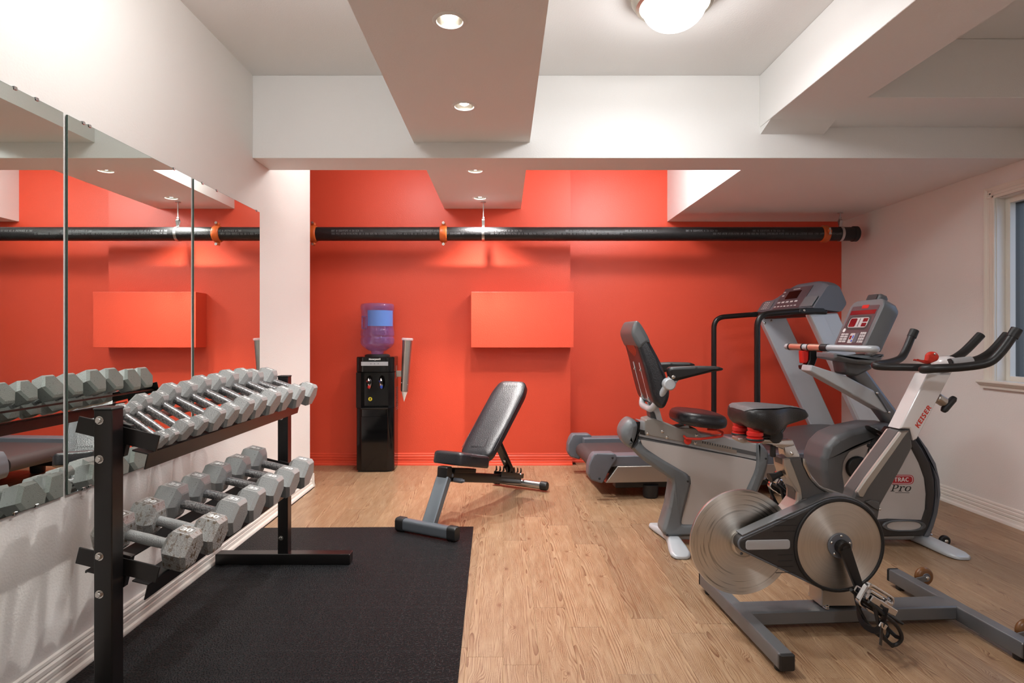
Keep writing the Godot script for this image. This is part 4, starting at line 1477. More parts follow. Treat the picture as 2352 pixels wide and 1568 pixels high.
# ---------- recumbent bike: local x runs from seat to console, +z is nearer the viewer ----------
func build_recumbent() -> void:
	var t := thing("recumbent_bike", "grey and silver recumbent exercise bike with black padded seat and armrests", "exercise bike", Vector3(1.45, 0, -3.2))
	# silver belly of the seat frame, held by the grey frame
	var g := G.new()
	g.prism(pl([-0.714, 0.571, -0.174, 0.472, -0.077, 0.451, -0.082, 0.414, -0.096, 0.378, -0.145, 0.284, -0.197, 0.092, -0.503, 0.092, -0.442, 0.327, -0.446, 0.369, -0.512, 0.409, -0.594, 0.454, -0.672, 0.505, -0.705, 0.538]), -0.05, 0.05, 0.004)
	part("belly_panel", g, M.silver_paint, t)
	var leg := G.new()
	leg.prism(rounded(pl([-0.765, 0.525, -0.699, 0.457, -0.608, 0.396, -0.552, 0.359, -0.538, 0.340, -0.542, 0.300, -0.559, 0.200, -0.594, 0.083, -0.589, 0.059, -0.570, 0.047, -0.180, 0.047, -0.189, 0.108, -0.493, 0.111, -0.486, 0.164, -0.460, 0.251, -0.444, 0.321, -0.442, 0.356, -0.456, 0.382, -0.517, 0.417, -0.598, 0.464, -0.673, 0.513, -0.711, 0.546, -0.718, 0.586]), 0.012, 2), -0.065, 0.065, 0.014)
	part("seat_frame", leg, M.shell_grey, t, 50)
	var post := G.new()
	post.prism(rounded(pl([-0.084, 0.565, -0.053, 0.541, -0.023, 0.501, -0.021, 0.471, -0.032, 0.408, -0.049, 0.354, -0.077, 0.293, -0.128, 0.148, -0.142, 0.047, -0.203, 0.047, -0.194, 0.148, -0.135, 0.312, -0.102, 0.384, -0.091, 0.417, -0.086, 0.452]), 0.014, 3), -0.065, 0.065, 0.014)
	part("front_post", post, M.shell_grey, t, 50)
	for q in [-0.461, 0.347, -0.573, 0.058, -0.042, 0.469].size() / 2:
		var l := [-0.461, 0.347, -0.573, 0.058, -0.042, 0.469]
		part("screw", domebolt(Vector3(l[q * 2], l[q * 2 + 1], 0.066), Vector3.BACK, 0.006), M.black_plastic, t)
	# bulbous tail
	var tail := G.new()
	var tp := smooth2(pl([-0.761, 0.682, -0.794, 0.664, -0.817, 0.626, -0.819, 0.586, -0.801, 0.547, -0.766, 0.521, -0.745, 0.551, -0.728, 0.605, -0.724, 0.654]), 4)
	cushion(tail, tp, [[0.035, -0.085], [0.014, -0.078], [0.003, -0.06], [0.0, -0.03], [0.0, 0.03], [0.003, 0.06], [0.014, 0.078], [0.035, 0.085]])
	part("tail_cap", tail, M.shell_grey, t, 60)
	var band := G.new()
	band.prism(pl([-0.738, 0.668, -0.717, 0.666, -0.719, 0.617, -0.735, 0.565, -0.763, 0.521, -0.773, 0.533, -0.752, 0.575, -0.738, 0.621]), -0.078, 0.078, 0.01)
	part("tail_band", band, M.black_gloss, t)
	# seat rail with slots and toothed strip
	var rail := G.new()
	rail.prism(pl([-0.718, 0.669, -0.068, 0.542, -0.073, 0.453, -0.718, 0.582]), -0.045, 0.045, 0.004)
	part("seat_rail", rail, M.rail_metal, t)
	for q in [[-0.409, 0.567, -0.075, 0.496, -0.075, 0.475, -0.409, 0.543], [-0.719, 0.581, -0.075, 0.454, -0.075, 0.440, -0.719, 0.567]]:
		var s := G.new()
		s.prism(pl(q), -0.047, 0.047)
		part("rail_slot", s, M.charcoal, t)
	var sq := G.new()
	sq.prism(pl([-0.714, 0.623, -0.684, 0.616, -0.684, 0.590, -0.714, 0.597]), -0.047, 0.047)
	part("rail_slot", sq, M.black_plastic, t)
	var teeth := G.new()
	teeth.prism(pl([-0.409, 0.555, -0.192, 0.510, -0.192, 0.491, -0.409, 0.536]), 0.045, 0.05)
	for k in 14:
		var l: Array = [-0.395, 0.557, -0.221, 0.521]
		teeth.box(Vector3(lerpf(l[0], l[2], k / 13.0), lerpf(l[1], l[3], k / 13.0) + 0.002, 0.0475), Vector3(0.007, 0.012, 0.006), 0.001)
	part("toothed_strip", teeth, M.brushed, t)
	# carriage under the seat
	var car := G.new()
	car.prism(rounded(pl([-0.688, 0.676, -0.646, 0.685, -0.515, 0.634, -0.412, 0.629, -0.381, 0.582, -0.381, 0.535, -0.688, 0.596]), 0.008, 2), -0.058, 0.058, 0.004)
	part("carriage", car, M.carriage, t)
	var cb: Array = [-0.674, 0.601, -0.571, 0.582, -0.595, 0.613, -0.417, 0.550, -0.412, 0.592]
	for q in 5: part("bolt", domebolt(Vector3(cb[q * 2], cb[q * 2 + 1], 0.058), Vector3.BACK, 0.009), M.bolt, t)
	var arm := G.new()
	for s in [-1.0, 1.0]:
		arm.sweep(rrect(0.03, 0.012, 0.004, 2), smooth3(p3([-0.639, 0.764, -0.620, 0.717, -0.603, 0.662, -0.572, 0.624, -0.525, 0.615, -0.449, 0.634], s * 0.045), 4), Vector3.BACK)
	part("seat_bracket", arm, M.light_grey, t, 50)
	var neckb := G.new()
	neckb.prism(rounded(pl([-0.660, 0.725, -0.631, 0.713, -0.602, 0.658, -0.631, 0.648, -0.655, 0.689]), 0.006, 2), -0.04, 0.04, 0.003)
	part("back_hinge", neckb, M.charcoal, t)
	# padded seat
	var seat := G.new()
	var so := PackedVector2Array()
	for i in 40:
		var a := TAU * i / 40
		var e := Vector2(signf(cos(a)) * pow(absf(cos(a)), 0.75) * 0.138, signf(sin(a)) * pow(absf(sin(a)), 0.75) * 0.185)
		so.append(e)
	cushion(seat, so, [[0.02, 0.0], [0.005, 0.008], [0.0, 0.025], [0.002, 0.045], [0.012, 0.06], [0.03, 0.068], [0.06, 0.071], [0.09, 0.07]])
	var sm := part("seat", seat, M.vinyl, t, 70)
	sm.transform = Transform3D(Basis(Vector3.BACK, -0.1) * FLAT, Vector3(-0.392, 0.648, 0))
	# backrest: profile pulled across, rounded at both sides
	var bp := smooth2(pl([-0.776, 1.135, -0.769, 1.180, -0.751, 1.203, -0.729, 1.180, -0.679, 1.085, -0.634, 0.993, -0.603, 0.905, -0.589, 0.833, -0.603, 0.777, -0.623, 0.752, -0.648, 0.756, -0.677, 0.792, -0.704, 0.887, -0.727, 0.984, -0.754, 1.072]), 3)
	var br := G.new()
	cushion(br, bp, [[0.022, -0.195], [0.012, -0.19], [0.003, -0.175], [0.0, -0.15], [0.004, -0.05], [0.005, 0.0], [0.004, 0.05], [0.0, 0.15], [0.003, 0.175], [0.012, 0.19], [0.022, 0.195]])
	taper(br)
	var bk := part("backrest", br, M.vinyl, t, 60)
	var crown := G.new()
	cushion(crown, smooth2(pl([-0.781, 1.133, -0.774, 1.180, -0.754, 1.207, -0.727, 1.185, -0.686, 1.101, -0.704, 1.088, -0.745, 1.063]), 3), [[0.02, -0.2], [0.006, -0.194], [0.0, -0.18], [0.0, 0.18], [0.006, 0.194], [0.02, 0.2]])
	taper(crown)
	part("headrest_shell", crown, M.charcoal, bk, 60)
	var slot := G.new()
	slot.prism(rrect(0.2, 0.09, 0.04, 6), -0.004, 0.004, 0.002)
	var sl := part("grip_slot", slot, M.black_gloss, bk)
	var back_dir := Vector3(-0.86, -0.36, 0).normalized()
	var bx := Vector3(0, 0, -1)
	sl.transform = Transform3D(Basis(bx, back_dir.cross(bx), back_dir), Vector3(-0.743, 1.055, 0))
	for s in [-1.0, 1.0]:
		var st := G.new()
		st.bar(Vector3(-0.722, 0.985, s * 0.07), Vector3(-0.668, 0.775, s * 0.07), 0.016, 0.008, 0.002, Vector3.LEFT)
		part("back_strip", st, M.light_grey, bk)
		for q in [[-0.712, 0.945], [-0.672, 0.79]]: part("bolt", domebolt(Vector3(q[0] - 0.006, q[1], s * 0.07), Vector3.LEFT, 0.008), M.bolt, bk)
	# armrests on a bent tube
	var tube := G.new()
	tube.tube(bent(v3([-0.611, 0.883, 0.22, -0.668, 0.737, 0.12, -0.668, 0.737, -0.12, -0.611, 0.883, -0.22]), 0.05, 6), 0.017, 16)
	part("arm_tube", tube, M.light_grey, t, 50)
	var ap := rounded(pl([-0.618, 0.957, -0.603, 0.970, -0.476, 0.975, -0.358, 0.973, -0.334, 0.961, -0.340, 0.953, -0.398, 0.944, -0.500, 0.919, -0.583, 0.897, -0.605, 0.908]), 0.012, 2)
	for s in [-1.0, 1.0]:
		var a := G.new()
		a.prism(ap, s * 0.22 - 0.03, s * 0.22 + 0.03, 0.012)
		var o := part("armrest", a, M.foam, t, 60)
		part("bolt", domebolt(Vector3(-0.592, 0.92, s * 0.22 + 0.03 * s), Vector3(0, 0, s), 0.01), M.bolt, o)
		var j := G.new()
		j.disc(Vector3(-0.607, 0.882, s * 0.22), Vector3.BACK, 0.031, 0.05, 24, 0.006)
		j.bar(Vector3(-0.607, 0.88, s * 0.22), Vector3(-0.57, 0.93, s * 0.22), 0.03, 0.05, 0.006)
		part("arm_joint", j, M.light_grey, t)
	# red seat lever
	var lev := G.new()
	lev.tube(bent(v3([-0.481, 0.590, 0.065, -0.478, 0.581, 0.090, -0.412, 0.582, 0.110, -0.295, 0.596, 0.110, -0.265, 0.606, 0.050, -0.255, 0.603, -0.060, -0.301, 0.601, -0.090]), 0.02, 4), 0.0065, 10)
	lev.disc(Vector3(-0.463, 0.565, 0.07), Vector3.BACK, 0.02, 0.014, 14, 0.003)
	part("seat_lever", lev, M.red_ink, t, 50)
	# front housing
	var pan := G.new()
	pan.prism(pl([0.371, 0.310, 0.360, 0.391, 0.367, 0.457, 0.399, 0.510, 0.465, 0.543, 0.518, 0.571, 0.656, 0.604, 0.731, 0.571, 0.768, 0.501, 0.807, 0.366, 0.817, 0.279, 0.812, 0.198, 0.793, 0.116, 0.609, 0.081, 0.423, 0.081, 0.388, 0.221]), -0.075, 0.075, 0.003)
	part("housing_panel", pan, M.silver_paint, t)
	var sh := G.new()
	var shp := rounded(pl([0.294, 0.209, 0.254, 0.323, 0.236, 0.414, 0.240, 0.479, 0.264, 0.542, 0.317, 0.595, 0.408, 0.632, 0.536, 0.658, 0.641, 0.656, 0.662, 0.593, 0.515, 0.556, 0.462, 0.539, 0.396, 0.511, 0.364, 0.458, 0.357, 0.393, 0.371, 0.313, 0.399, 0.204]), 0.012, 2)
	cushion(sh, shp, [[0.028, -0.112], [0.012, -0.105], [0.003, -0.09], [0.0, -0.07], [0.0, 0.07], [0.003, 0.09], [0.012, 0.105], [0.028, 0.112]])
	part("front_shroud", sh, M.charcoal, t, 60)
	var arc := G.new()
	arc.prism(pl([0.691, 0.624, 0.737, 0.596, 0.789, 0.522, 0.830, 0.443, 0.851, 0.361, 0.856, 0.282, 0.844, 0.187, 0.821, 0.108, 0.793, 0.059, 0.603, 0.054, 0.393, 0.054, 0.393, 0.131, 0.603, 0.150, 0.786, 0.143, 0.805, 0.201, 0.810, 0.282, 0.800, 0.368, 0.772, 0.447, 0.733, 0.522, 0.686, 0.577]), -0.085, 0.085, 0.008)
	part("rim_band", arc, M.cover_black, t)
	var strip := G.new()
	strip.prism(pl([0.755, 0.615, 0.776, 0.592, 0.828, 0.521, 0.872, 0.442, 0.893, 0.355, 0.898, 0.275, 0.882, 0.177, 0.860, 0.102, 0.835, 0.048, 0.807, 0.048, 0.837, 0.102, 0.860, 0.179, 0.872, 0.275, 0.868, 0.355, 0.846, 0.437, 0.804, 0.517]), -0.07, 0.07, 0.006)
	part("rim_strip", strip, M.slate, t)
	var ol: Array = [0.685, 0.116, 0.790, 0.116, 0.685, 0.089]
	var oc := Vector2(ol[0], ol[1])
	var oval := func(k: float) -> PackedVector2Array:
		var p := PackedVector2Array()
		for i in 32:
			var a := TAU * i / 32
			p.append(oc + Vector2(signf(cos(a)) * pow(absf(cos(a)), 0.7) * 0.092, sin(a) * 0.024) * k)
		return p
	var of := G.new()
	of.frame(oval.call(1.25), oval.call(1.0), 0.084, 0.095, 0.004)
	var ofp := part("step_frame", of, M.charcoal, t)
	var oi := G.new()
	oi.prism(oval.call(0.99), 0.08, 0.0875)
	part("step_plate", oi, M.silver_paint, ofp)
	# badge: red racetrack with white letters, script below
	var bl: Array = [0.650, 0.359, 0.680, 0.313]
	var badge := G.new()
	badge.prism(moved(rrect(0.215, 0.05, 0.024, 6), Vector2(bl[0] - 0.012, bl[1])), 0.0752, 0.0765)
	var bd := part("badge", badge, M.maroon_ink, t)
	var bline := G.new()
	bline.frame(moved(rrect(0.205, 0.042, 0.02, 6), Vector2(bl[0] - 0.012, bl[1])), moved(rrect(0.2, 0.037, 0.018, 6), Vector2(bl[0] - 0.012, bl[1])), 0.0764, 0.0768)
	part("badge_line", bline, M.white_ink, bd)
	lettering("STAR TRAC", 0.022, M.white_ink, bd, Vector3(bl[0] - 0.012, bl[1], 0.0768), Basis(), "Droid Sans", true, 0.0, 1.05)
	lettering("Pro", 0.036, M.black_ink, t, Vector3(bl[2], bl[3], 0.0758), Basis(), "Droid Serif", false, 0.35, 1.35)
	var ul := G.new()
	ul.box(Vector3(bl[2] + 0.005, bl[3] - 0.024, 0.0755), Vector3(0.075, 0.0018, 0.001))
	part("underline", ul, M.black_ink, t)
	# pedal crank
	var hub: Array = [0.442, 0.423, 0.500, 0.575, 0.556, 0.599]
	var hb := G.new()
	hb.disc(Vector3(hub[0], hub[1], 0.082), Vector3.BACK, 0.062, 0.03, 28, 0.008)
	var hbp := part("crank_hub", hb, M.black_plastic, t)
	var hb2 := G.new()
	hb2.disc(Vector3(hub[0], hub[1], 0.1), Vector3.BACK, 0.018, 0.02, 18, 0.004)
	part("crank_bolt", hb2, M.chrome, hbp)
	var crank := G.new()
	crank.sweep(rrect(0.014, 0.024, 0.006, 3), smooth3([Vector3(hub[0], hub[1], 0.108), Vector3(lerpf(hub[0], hub[2], 0.4), lerpf(hub[1], hub[3], 0.4), 0.118), Vector3(hub[2], hub[3], 0.125)], 4), Vector3.BACK)
	part("crank", crank, M.chrome, t, 50)
	for s in [[1.0, hub[2], hub[3], 0.18, 0.35], [-1.0, 2 * hub[0] - hub[2], 2 * hub[1] - hub[3], -0.18, 0.35]]:
		var tr := Transform3D(Basis(Vector3.BACK, 0.9), Vector3(s[1], s[2], s[3]))
		var ped := G.new()
		ped.xf = tr
		ped.box(Vector3(0.03, 0, 0), Vector3(0.14, 0.026, 0.1), 0.008)
		ped.box(Vector3(-0.04, 0.0, 0), Vector3(0.02, 0.05, 0.09), 0.006)
		var pp := part("pedal", ped, M.black_plastic, t)
		var strap := G.new()
		strap.xf = tr
		strap.sweep(pl([-0.03, -0.0015, 0.03, -0.0015, 0.03, 0.0015, -0.03, 0.0015]), smooth3([Vector3(0.03, -0.005, 0.053), Vector3(0.03, 0.05, 0.045), Vector3(0.03, 0.075, 0.0), Vector3(0.03, 0.05, -0.045), Vector3(0.03, -0.005, -0.053)], 5), Vector3.RIGHT)
		part("pedal_strap", strap, M.black_coat, pp, 50)
	# stand: floor tube, four-toed feet, wheels
	var ft := G.new()
	ft.tube([Vector3(-0.5, 0.034, 0), Vector3(0.8, 0.034, 0)], 0.022, 14)
	part("floor_tube", ft, M.light_grey, t)
	for q in [[-0.53, 0.26, -0.02], [0.815, 0.27, 0.05]]:
		var f := G.new()
		var rings := []
		for k in [[-1.0, 0.5, 0.015], [-0.96, 0.8, 0.024], [-0.85, 1.0, 0.03], [-0.6, 0.95, 0.038], [-0.25, 0.7, 0.05], [0.0, 0.62, 0.056], [0.25, 0.7, 0.05], [0.6, 0.95, 0.038], [0.85, 1.0, 0.03], [0.96, 0.8, 0.024], [1.0, 0.5, 0.015]]:
			var ring := []
			for p in rounded(pl([-0.055 * k[1], 0.003, 0.055 * k[1], 0.003, 0.048 * k[1], k[2], -0.048 * k[1], k[2]]), 0.016, 3): ring.append(Vector3(q[0] + q[2] * absf(k[0]) + p.x, p.y, k[0] * q[1]))
			rings.append(ring)
		f.loft(rings)
		part("foot", f, M.light_grey, t, 50)
	for s in [-1.0, 1.0]:
		var w := G.new()
		w.disc(Vector3(0.915, 0.03, s * 0.07), Vector3.BACK, 0.029, 0.024, 20, 0.006)
		var wp := part("wheel", w, M.black_plastic, t)
		part("axle", domebolt(Vector3(0.915, 0.03, s * 0.083), Vector3(0, 0, s), 0.011), M.bolt, wp)
	for q in [[0.77, 0.06, 0.05], [0.87, 0.05, 0.03]]: part("bolt", domebolt(Vector3(q[0], q[1], q[2]), Vector3.UP, 0.01), M.bolt, t)
	# mast and brace
	var mast := G.new()
	var ml: Array = [0.759, 0.553, 0.472, 0.940]
	mast.sweep(rrect(0.085, 0.09, 0.03, 4), [Vector3(ml[0], ml[1], 0), Vector3(ml[2], ml[3], 0)], Vector3.BACK)
	part("mast", mast, M.frame_grey, t, 50)
	var brace := G.new()
	brace.prism(rounded(pl([0.212, 0.971, 0.402, 0.910, 0.550, 0.832, 0.630, 0.717, 0.607, 0.712, 0.426, 0.816, 0.203, 0.938]), 0.006, 2), -0.05, 0.05, 0.005)
	var bp2 := part("brace", brace, M.light_grey, t)
	var pl2: Array = [0.559, 0.821, 0.624, 0.717, 0.545, 0.832, 0.615, 0.729]
	var plate := G.new()
	plate.bar(Vector3(pl2[0], pl2[1], 0.052), Vector3(pl2[2], pl2[3], 0.052), 0.006, 0.022, 0.002, Vector3.BACK)
	part("brace_plate", plate, M.frame_grey, bp2)
	for q in 2: part("bolt", domebolt(Vector3(pl2[q * 2], pl2[q * 2 + 1], 0.06), Vector3.BACK, 0.007), M.bolt, bp2)
	# console
	var u := Vector3(0.41, 0.912, 0).normalized()
	var face := Basis(Vector3(0, 0, 1), u, Vector3(-u.y, u.x, 0))
	var foot := Vector3(0.441, 1.076, 0)
	var con := G.new()
	con.xf = Transform3D(face, foot)
	cushion(con, rounded(pl([-0.145, -0.012, 0.145, -0.012, 0.15, 0.24, 0.12, 0.275, -0.12, 0.275, -0.15, 0.24]), 0.03, 4), [[0.05, -0.11], [0.02, -0.1], [0.004, -0.075], [0.0, -0.03], [0.0, -0.004], [0.004, 0.0]])
	var cn := part("console", con, M.shell_grey, t, 35)
	var on := func(called: String, x: float, y: float, w: float, h: float, m: Material, lift: float, r: float) -> void:
		var s := G.new()
		s.xf = Transform3D(face, foot + face * Vector3(x, y, 0))
		s.prism(rrect(w, h, r, 4), lift - 0.003, lift, 0.0006)
		part(called, s, m, cn)
	on.call("fascia", 0.0, 0.118, 0.24, 0.24, M.panel_dark, 0.002, 0.012)
	on.call("display", 0.0, 0.198, 0.222, 0.026, M.screen_red, 0.003, 0.003)
	on.call("display_surround", 0.0, 0.136, 0.2, 0.082, M.eave, 0.003, 0.03)
	on.call("fascia", 0.0, 0.136, 0.17, 0.06, M.key_grey, 0.0036, 0.018)
	on.call("display", -0.047, 0.136, 0.062, 0.052, M.screen_red, 0.0046, 0.012)
	on.call("display", 0.058, 0.15, 0.042, 0.022, M.screen_red, 0.0046, 0.003)
	on.call("display", 0.058, 0.122, 0.042, 0.022, M.screen_red, 0.0046, 0.003)
	on.call("display", 0.008, 0.136, 0.006, 0.05, M.panel_dark, 0.0046, 0.001)
	on.call("emblem", 0.0, 0.232, 0.06, 0.022, M.red_plastic, 0.003, 0.008)
	on.call("button", -0.098, 0.09, 0.024, 0.024, M.white_ink, 0.004, 0.012)
	for r in 4:
		for k in 2: on.call("button", -0.092 + k * 0.036, 0.022 + r * 0.0145, 0.032, 0.0115, M.key_grey, 0.004, 0.003)
		for k in 3: on.call("button", 0.072 + k * 0.017, 0.022 + r * 0.0165, 0.014, 0.0135, M.key_grey, 0.004, 0.003)
	on.call("fascia", 0.0, 0.042, 0.042, 0.06, M.key_grey, 0.0035, 0.005)
	on.call("display", -0.008, 0.046, 0.016, 0.022, M.screen_red, 0.0045, 0.002)
	on.call("button", 0.013, 0.05, 0.009, 0.02, M.blue_plastic, 0.0045, 0.004)
	on.call("button", 0.013, 0.026, 0.01, 0.012, M.blue_plastic, 0.0045, 0.004)
	on.call("fascia", 0.04, 0.044, 0.026, 0.056, M.slate, 0.0035, 0.004)
	var fan := G.new()
	fan.xf = Transform3D(face, foot + face * Vector3(0.01, 0.29, -0.035))
	fan.box(Vector3.ZERO, Vector3(0.11, 0.05, 0.06), 0.014)
	var fn := part("fan_pod", fan, M.charcoal, cn, 50)
	var grille := G.new()
	grille.xf = Transform3D(face, foot + face * Vector3(0.01, 0.29, -0.006))
	grille.prism(rrect(0.085, 0.034, 0.008), -0.002, 0.003)
	var grp := part("grille", grille, M.black_plastic, fn)
	# tray, boot, handlebar with copper contacts
	var tray := G.new()
	tray.prism(rounded(pl([0.286, 1.040, 0.398, 1.016, 0.506, 1.028, 0.554, 1.033, 0.534, 0.997, 0.506, 0.973, 0.403, 0.983, 0.286, 1.007]), 0.01, 3), -0.05, 0.14, 0.012)
	part("tray", tray, M.shell_grey, t, 50)
	var boot := G.new()
	boot.prism(rounded(pl([0.380, 0.995, 0.516, 0.999, 0.539, 0.953, 0.446, 0.910, 0.394, 0.924]), 0.012, 3), -0.065, 0.065, 0.012)
	part("neck_boot", boot, M.charcoal, t, 50)
	var a := Vector3(0.25, 1.064, -0.3)
	var b := Vector3(0.396, 1.062, 0.3)
	var hbar := G.new()
	hbar.tube(bent([a, b, Vector3(0.455, 1.06, 0.22), Vector3(0.5, 1.03, 0.08)], 0.06, 6), 0.0175, 16)
	hbar.ball(a, Vector3.ONE * 0.0175, 12)
	var hp := part("handlebar", hbar, M.light_grey, t, 50)
	for q in [[0.055, 0.21, M.copper, 0.0195], [0.295, 0.437, M.copper, 0.0195], [0.035, 0.055, M.black_plastic, 0.0205], [0.21, 0.222, M.black_plastic, 0.0205], [0.285, 0.295, M.black_plastic, 0.0205], [0.437, 0.515, M.black_plastic, 0.0205]]:
		var s := G.new()
		s.tube([a.lerp(b, q[0]), a.lerp(b, q[1])], q[3], 18)
		part("pulse_contact" if q[2] == M.copper else "grip_ring", s, q[2], hp, 40)
	var br2 := G.new()
	br2.prism(rounded(pl([0.303, 1.043, 0.345, 1.043, 0.348, 1.001, 0.333, 0.961, 0.318, 0.925, 0.268, 0.935, 0.263, 0.958, 0.288, 0.961, 0.303, 0.993]), 0.006, 2), -0.2, -0.14, 0.005)
	part("grip_bracket", br2, M.black_coat, t)
	var rl := G.new()
	rl.prism(rounded(pl([0.263, 1.043, 0.303, 1.043, 0.300, 0.986, 0.288, 0.968, 0.268, 0.971]), 0.005, 2), -0.195, -0.145, 0.006)
	part("red_grip", rl, M.red_plastic, t)

# ---------- spinning bike: local x runs from saddle to handlebar, +z is nearer the viewer ----------
func spun_disc(r0: float, r1: float, z: float, dish: float, n := 72) -> G:
	var g := G.new()
	for k in 6:
		var a0 := lerpf(r0, r1, k / 6.0)
		var a1 := lerpf(r0, r1, (k + 1) / 6.0)
		for i in n:
			var u := TAU * i / n
			var w := TAU * (i + 1) / n
			var p := [Vector3(cos(u) * a0, sin(u) * a0, z + dish * (1 - a0 / r1)), Vector3(cos(u) * a1, sin(u) * a1, z + dish * (1 - a1 / r1)), Vector3(cos(w) * a1, sin(w) * a1, z + dish * (1 - a1 / r1)), Vector3(cos(w) * a0, sin(w) * a0, z + dish * (1 - a0 / r1))]
			var q := [Vector2(u / TAU, a0 / r1), Vector2(u / TAU, a1 / r1), Vector2(w / TAU, a1 / r1), Vector2(w / TAU, a0 / r1)]
			g.tri(p[0], p[1], p[2], q[0], q[1], q[2])
			g.tri(p[0], p[2], p[3], q[0], q[2], q[3])
	return g

func clip_pedal(t: Node3D, at: Vector3, turn: Basis) -> void:
	turn = turn * Basis.from_scale(Vector3.ONE * 1.18)
	var body := G.new()
	body.xf = Transform3D(turn, at)
	body.box(Vector3(0, 0, 0), Vector3(0.085, 0.022, 0.035), 0.005)
	body.frame(rrect(0.1, 0.075, 0.018), rrect(0.084, 0.058, 0.013), -0.009, 0.009, 0.003)
	body.box(Vector3(-0.03, 0.012, 0.0), Vector3(0.03, 0.018, 0.03), 0.004)
	body.box(Vector3(0.028, 0.012, 0.0), Vector3(0.022, 0.016, 0.034), 0.004)
	for s in [-1.0, 1.0]:
		body.disc(Vector3(-0.02 * s, 0.016, 0.012 * s), Vector3.RIGHT, 0.007, 0.04, 10)
		body.box(Vector3(0, 0, s * 0.036), Vector3(0.09, 0.02, 0.006), 0.002)
	var p := part("pedal", body, M.chrome, t, 35)
	var cage := G.new()
	cage.xf = Transform3D(turn, at)
	for s in [-1.0, 1.0]:
		cage.tube(smooth3([Vector3(-0.05, -0.012, s * 0.04), Vector3(0.0, -0.02, s * 0.046), Vector3(0.06, -0.03, s * 0.042), Vector3(0.105, -0.055, s * 0.028), Vector3(0.1, -0.085, s * 0.02), Vector3(0.045, -0.075, s * 0.03), Vector3(0.0, -0.045, s * 0.042), Vector3(-0.03, -0.015, s * 0.042)], 4), 0.0055, 8)
	cage.tube([Vector3(0.105, -0.055, -0.028), Vector3(0.112, -0.06, 0.0), Vector3(0.105, -0.055, 0.028)], 0.006, 8)
	cage.tube([Vector3(0.1, -0.085, -0.02), Vector3(0.1, -0.088, 0.02)], 0.006, 8)
	cage.box(Vector3(0.03, -0.016, 0), Vector3(0.11, 0.008, 0.07), 0.003)
	part("toe_cage", cage, M.black_plastic, p, 50)
	var strap := G.new()
	strap.xf = Transform3D(turn, at)
	strap.sweep(pl([-0.009, -0.001, 0.009, -0.001, 0.009, 0.001, -0.009, 0.001]), smooth3([Vector3(0.0, 0.0, 0.045), Vector3(0.01, -0.045, 0.05), Vector3(0.02, -0.075, 0.03), Vector3(0.02, -0.08, -0.02), Vector3(0.01, -0.05, -0.05), Vector3(0.0, 0.0, -0.045)], 4), Vector3.RIGHT)
	strap.bar(Vector3(0.01, -0.05, 0.052), Vector3(0.02, -0.1, 0.07), 0.018, 0.002, 0.0)
	var sp := part("strap", strap, M.black_coat, p, 50)
	var bk := G.new()
	bk.xf = Transform3D(turn, at)
	bk.box(Vector3(0.012, -0.05, 0.054), Vector3(0.024, 0.016, 0.006), 0.002)
	part("buckle", bk, M.chrome, p)

